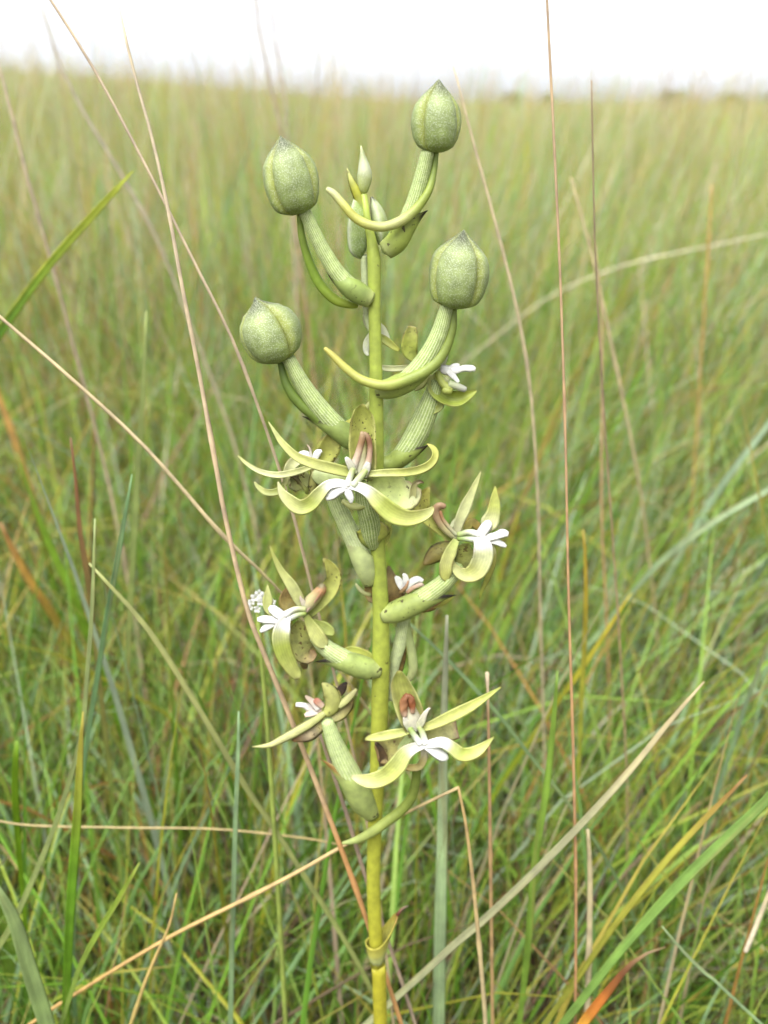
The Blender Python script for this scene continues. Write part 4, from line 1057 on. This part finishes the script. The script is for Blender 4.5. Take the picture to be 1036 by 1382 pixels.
stalk('dry straw snapped over beside the lowest flower, pointing down left',
      [(618, 1063, 12, 6), (560, 1091, 2, 6), (480, 1132, -26, 7), (405, 1175, -50, 7.5), (330, 1214, -70, 7.5), (230, 1264, -90, 7), (120, 1330, -110, 7), (30, 1390, -130, 7)],
      [(0, S(206, 180, 130, GK)), (.4, S(204, 156, 84, GK)), (1, S(186, 150, 96, GK))])
stalk('upright half of the snapped straw, dropping from its bent tip',
      [(618, 1062, 12, 5), (628, 1110, 8, 6), (637, 1180, 0, 7), (645, 1260, -12, 8), (652, 1340, -24, 8.5), (656, 1400, -34, 8)], [(0, S(204, 166, 106, GK)), (.35, S(206, 186, 146, GK)), (1, S(196, 178, 150, GK))])
stalk('thin pale-tipped stem ending beside the right arm of the lowest flower',
      [(657, 908, -90, 8), (658, 930, -90, 5), (660, 1040, -94, 6), (662, 1180, -104, 7), (664, 1330, -118, 7)], [(0, S(226, 206, 180, GK)), (.06, S(186, 140, 96, GK)), (1, S(176, 150, 80, GK))])
stalk('fallen straw lying nearly level across the lower left grass',
      [(-40, 1098, -176, 6), (30, 1113, -182, 6), (160, 1117, -184, 6), (290, 1119, -186, 6), (400, 1130, -190, 6), (460, 1140, -196, 5)], [(0, S(170, 150, 104, GK)), (1, S(186, 164, 106, GK))], ground=False)
stalk('thick pale straw standing at the bottom right of the frame',
      [(793, 1120, -130, 6), (796, 1180, -132, 10), (795, 1280, -138, 11), (792, 1370, -146, 11)], [(0, S(206, 190, 150, GK)), (.5, S(220, 204, 176, GK)), (1, S(206, 200, 150, GK))])
stalk('tall pale stem passing behind the right bud toward the right flower',
      [(612, 90, -280, 5), (638, 190, -280, 7), (668, 300, -282, 8), (698, 420, -286, 8), (716, 530, -292, 8), (726, 680, -302, 8), (729, 820, -314, 8), (733, 960, -330, 8)], [(0, S(212, 192, 164, GK)), (1, S(196, 186, 156, GK))])
stalk('curved tan stem right of the tall reddish stem in the middle distance',
      [(770, 240, -480, 6), (800, 350, -480, 8), (826, 470, -484, 9), (845, 560, -490, 9), (862, 650, -500, 9), (874, 740, -516, 9)], [(0, S(206, 186, 150, GK)), (1, S(190, 176, 130, GK))])
stalk('wispy straw slanting up to the right edge above the middle',
      [(1080, 302, -1000, 7), (1036, 316, -1000, 5.5), (940, 336, -1002, 5.5), (850, 356, -1006, 5.5), (770, 386, -1012, 5), (700, 430, -1024, 5)], [(0, S(212, 206, 180, GK)), (1, S(206, 196, 160, GK))])
stalk('brown stem rising into the sky above the top-left bud',
      [(342, -20, -700, 5), (350, 40, -700, 7), (366, 120, -702, 8), (382, 190, -706, 8), (396, 290, -714, 8)], [(0, S(176, 160, 150, GK)), (.5, S(176, 130, 100, GK)), (1, TAND)])
stalk('second brown stem rising into the sky beside the one above the top-left bud',
      [(362, -30, -820, 5), (372, 60, -820, 6), (384, 130, -824, 7), (390, 230, -830, 7)], [(0, S(190, 176, 166, GK)), (1, S(176, 150, 110, GK))])
stalk('grey-tan stem leaning at the far left edge of the skyline',
      [(-10, 60, -420, 6), (12, 140, -420, 9), (34, 230, -424, 10), (62, 330, -432, 10), (92, 440, -444, 10)], [(0, S(196, 176, 160, GK)), (1, S(206, 186, 146, GK))])
stalk('pale stem slanting left of the long straw stem near the skyline',
      [(52, 0, -560, 5), (78, 80, -560, 7), (112, 150, -562, 9), (160, 230, -566, 9), (210, 320, -574, 9), (250, 420, -586, 9)], [(0, S(186, 176, 166, GK)), (1, S(206, 192, 150, GK))])
stalk('thin reddish stem rising to the right of the curved tan stem',
      [(803, 330, -380, 5), (812, 430, -382, 6), (812, 560, -386, 7), (812, 700, -392, 7), (818, 830, -402, 7)], [(0, S(196, 166, 130, GK)), (.5, S(190, 140, 84, GK)), (1, S(170, 120, 80, GK))])
stalk('orange-brown stem standing at the right among green blades',
      [(960, 250, -620, 6), (956, 330, -620, 9), (950, 420, -624, 9), (944, 520, -632, 8)], [(0, S(186, 150, 70, GK)), (1, S(206, 160, 60, GK))])
stalk('broken whitish straw poking in at the lower right edge',
      [(1006, 1284, -90, 9), (1020, 1250, -88, 9), (1040, 1200, -86, 8), (1062, 1150, -84, 8)], [(0, S(230, 218, 200, GK)), (1, S(206, 180, 130, GK))], ground=False, node=False)
stalk('purplish dead stem crossing behind the orange stem left of the orchid base',
      [(430, 985, -60, 6), (448, 1040, -62, 7), (468, 1100, -66, 8), (492, 1180, -72, 8), (520, 1260, -80, 7)], [(0, S(166, 140, 130, GK)), (1, S(170, 150, 146, GK))])
stalk('small upright yellow stem among blades at the lower left',
      [(238, 1206, -60, 3), (228, 1250, -62, 5), (206, 1300, -66, 6), (184, 1360, -72, 7)], [(0, S(196, 160, 90, GK)), (.5, S(180, 170, 70, GK)), (1, S(166, 176, 76, GK))])

gB = S(156, 184, 140, GK); gL = S(170, 196, 100, GK); gG = S(122, 168, 46, GK); gD = S(100, 146, 52, GK)
blade('wide grey-green blade standing upright just right of the orchid stem',
      [(603, 830, -150, 5), (601, 900, -150, 9), (598, 1000, -150, 14), (597, 1100, -152, 18), (595, 1200, -156, 20), (593, 1300, -160, 21), (592, 1400, -166, 20)], [(0, S(200, 204, 176, .8)), (.3, S(190, 214, 164, .8)), (1, S(174, 206, 146, .8))], cup=.15)
blade('blurred green blade with a yellow edge slanting up in the upper left',
      [(180, 230, -330, 3), (160, 252, -330, 12), (122, 294, -332, 16), (72, 350, -336, 18), (20, 420, -344, 20), (-30, 500, -356, 20)], [(0, S(190, 200, 80, GK)), (.2, S(120, 170, 70, GK)), (1, S(120, 168, 66, GK))], edge=S(190, 196, 70, GK))
blade('long grey-green blade slanting up to the right in the lower right',
      [(950, 920, -60, 3), (905, 972, -56, 8), (850, 1040, -52, 11), (790, 1106, -50, 12), (720, 1178, -52, 13), (650, 1244, -56, 13), (590, 1296, -62, 12)], [(0, S(200, 184, 146, GK)), (.2, S(190, 190, 150, GK)), (1, S(164, 188, 130, GK))])
blade('broad green blade slanting to the right edge in the lower right',
      [(1076, 1030, -40, 12), (1036, 1078, -40, 16), (980, 1132, -42, 18), (920, 1190, -46, 18), (860, 1256, -52, 16), (800, 1330, -60, 14)], [(0, S(140, 176, 90, GK)), (1, S(134, 172, 82, GK))])
blade('yellowing blade above the broad green one in the lower right',
      [(1008, 1046, -110, 3), (960, 1096, -110, 9), (900, 1160, -112, 11), (850, 1222, -118, 11), (800, 1290, -126, 10)], [(0, S(186, 140, 80, GK)), (.12, S(180, 178, 76, GK)), (1, S(150, 176, 80, GK))])
blade('orange and brown withered leaf curling up from the bottom right',
      [(898, 1278, -20, 2), (870, 1288, -18, 5), (846, 1306, -16, 9), (822, 1336, -16, 14), (798, 1366, -18, 17), (780, 1392, -22, 16)], [(0, S(170, 150, 110, GK)), (.07, S(140, 90, 56, .8)), (.12, S(206, 128, 60, .8)), (.2, S(226, 178, 76, .85)), (.3, S(200, 120, 60, .8)), (1, S(176, 120, 66, .8))])
blade('slim pale blue-green blade upright between the left edge and the orchid',
      [(322, 960, -90, 3), (321, 1020, -90, 7), (318, 1100, -90, 8), (315, 1200, -94, 9), (312, 1320, -100, 9)], [(0, gB), (1, S(150, 180, 126, GK))])
blade('bright green upright blade at the lower left',
      [(112, 960, -60, 3), (108, 1020, -60, 10), (104, 1100, -62, 15), (98, 1180, -66, 16), (92, 1280, -72, 15), (88, 1400, -80, 13)], [(0, S(190, 180, 80, GK)), (.2, S(124, 172, 52, GK)), (1, gG)])
blade('long pale blade crossing the bright green upright one at the lower left',
      [(128, 700, -130, 3), (124, 820, -130, 7), (116, 930, -128, 8), (108, 1000, -126, 8), (72, 1120, -126, 9), (20, 1240, -130, 10), (-20, 1310, -138, 10)], [(0, S(176, 190, 130, GK)), (.5, S(166, 180, 110, GK)), (1, S(156, 176, 70, GK))])
blade('short bright green blade at the left edge below the middle',
      [(22, 1000, -180, 9), (20, 1060, -180, 15), (24, 1130, -184, 14), (30, 1200, -190, 10)], [(0, S(130, 170, 40, GK)), (1, gG)])
blade('bright green blade leaning left out of the orange leaves at the left',
      [(22, 610, -400, 2), (44, 676, -400, 10), (68, 738, -402, 17), (96, 800, -406, 20), (124, 870, -414, 20)], [(0, S(140, 176, 60, GK)), (1, S(124, 176, 40, GK))])
blade('light green blade with a brown tip rising at the left',
      [(95, 590, -240, 3), (102, 650, -240, 7), (108, 720, -242, 11), (118, 780, -246, 13), (126, 850, -254, 12)], [(0, S(170, 120, 90, GK)), (.3, S(170, 170, 100, GK)), (.5, gL), (1, gL)])
blade('tall light green blade rising beside the long leaning stem at the left',
      [(197, 420, -300, 4), (194, 500, -300, 10), (188, 600, -302, 13), (182, 700, -306, 14), (176, 810, -314, 13)], [(0, S(176, 190, 120, GK)), (1, S(160, 192, 100, GK))])
blade('orange dying blade at the left edge of the grass',
      [(-20, 470, -560, 4), (0, 540, -560, 12), (18, 590, -562, 16), (40, 660, -566, 14), (60, 740, -574, 12)], [(0, S(206, 160, 90, GK)), (.12, S(214, 172, 104, GK)), (.26, S(190, 170, 86, GK)), (.45, gG), (1, gG)])
blade('second orange dying blade lower at the left edge',
      [(0, 705, -420, 6), (16, 740, -420, 14), (44, 790, -422, 18), (84, 850, -428, 18)], [(0, S(170, 126, 76, GK)), (.12, S(200, 160, 76, GK)), (.28, S(160, 166, 66, GK)), (.5, gG), (1, gG)])
blade('stiff blue-green blade leaning right in the left half',
      [(178, 640, -180, 3), (166, 710, -180, 10), (152, 790, -182, 12), (138, 870, -188, 12)], [(0, S(140, 176, 126, GK)), (1, S(126, 166, 110, GK))])
blade('pale green short blade pointing up right in the lower left',
      [(188, 1164, -30, 3), (166, 1204, -30, 9), (136, 1252, -32, 10), (112, 1296, -36, 9), (96, 1340, -42, 8)], [(0, S(156, 180, 70, GK)), (.5, S(156, 184, 110, GK)), (1, S(176, 194, 150, GK))])
blade('broad grey-green blade in the bottom left corner',
      [(-10, 1190, -20, 10), (18, 1240, -16, 22), (40, 1310, -14, 27), (66, 1392, -16, 27)], [(0, S(160, 182, 120, GK)), (1, S(146, 180, 106, GK))])
blade('long straw-green blade slanting across the left half below the middle',
      [(120, 760, -160, 4), (200, 850, -158, 9), (270, 960, -156, 10), (330, 1060, -158, 10), (390, 1150, -164, 9)], [(0, S(180, 184, 120, GK)), (1, S(150, 172, 90, GK))])
blade('slender pale blade slanting behind the lowest flowers at the right',
      [(540, 830, -200, 4), (600, 886, -200, 8), (650, 940, -202, 9), (700, 1000, -208, 8)], [(0, S(160, 188, 136, GK)), (1, S(146, 178, 116, GK))])
blade('yellow-tipped upright blade right of the tall reddish stem base',
      [(787, 715, -260, 3), (790, 760, -260, 8), (790, 830, -262, 10), (786, 920, -268, 10)], [(0, S(206, 180, 70, GK)), (.3, S(190, 196, 84, GK)), (1, S(150, 184, 80, GK))])
blade('pale blue-green blade slanting to the right edge at mid height',
      [(1070, 520, -560, 5), (1036, 574, -560, 12), (985, 640, -562, 14), (945, 700, -566, 13), (900, 780, -574, 11)], [(0, S(176, 200, 166, GK)), (1, S(156, 186, 136, GK))])
blade('second pale blade below it reaching the right edge',
      [(1070, 640, -420, 6), (1036, 662, -420, 12), (960, 706, -422, 14), (890, 760, -426, 13), (820, 840, -434, 11)], [(0, S(170, 192, 150, GK)), (1, S(150, 180, 110, GK))])
blade('long green blade rising through the lower right beside the tall reddish stem',
      [(752, 905, -150, 3), (748, 960, -150, 8), (738, 1060, -152, 12), (722, 1160, -156, 13), (712, 1280, -164, 12), (700, 1390, -172, 11)], [(0, S(150, 184, 80, GK)), (1, S(136, 176, 70, GK))])
blade('yellow-green blade leaning right in the upper middle of the right side',
      [(852, 800, -330, 3), (826, 840, -330, 8), (780, 910, -334, 11), (736, 970, -340, 11)], [(0, S(206, 190, 70, GK)), (.4, S(170, 186, 60, GK)), (1, S(150, 180, 60, GK))])
blade('narrow grey blade lying across the bottom right corner',
      [(893, 1250, -30, 2), (920, 1282, -30, 5), (950, 1312, -32, 6), (982, 1340, -36, 5)], [(0, S(170, 196, 150, GK)), (1, S(150, 176, 120, GK))])

# ------------------------------------------------------------------ small white flower head behind the left flower
p0, s0 = P(347, 815, -150)
wf = empty('white_wildflower', (p0.x + .004, p0.y + 0.01, 0))
tag(wf, 'small round head of white wildflower florets behind the left orchid flower', 'wildflower')
V, F, C = tube_raw(catmull([(p0.x, p0.y, p0.z - .002, .0006), (p0.x + .002, p0.y + .002, p0.z - .08, .0008), (p0.x + .004, p0.y + .01, 0, .0010)], 20), [(0, S(150, 166, 84, GK))], nseg=8)
mesh_obj('stalk', V, F, C, M_STRAW, wf)
for (x, y, d, r) in [(345, 806, -140, 8), (355, 806, -138, 8), (350, 801, -146, 7), (340, 812, -142, 6), (336, 814, -146, 5), (352, 812, -136, 7), (347, 822, -138, 6), (338, 820, -142, 4.5), (362, 814, -142, 6), (368, 812, -146, 5)]:
    cc, s = P(x, y, d); cc = np.array(cc); r *= s
    fl = empty('floret', cc, wf)
    for k in range(5):
        a = k * 1.2566 + random.random() * .4
        dd = unit(np.array((math.cos(a), -0.55, math.sin(a) + .25)))
        c = catmull([(*cc, r * .35), (*(cc + dd * r * .55), r * .75), (*(cc + dd * r + np.array((0, 0, .1 * r))), r * .3)], 8)
        V, F, C = petal_raw(c, [(0, S(200, 206, 140, .8)), (.4, WHT)], cup=.4, m=5, th=.0003)
        mesh_obj('petal', V, F, C, M_WHITE, fl)
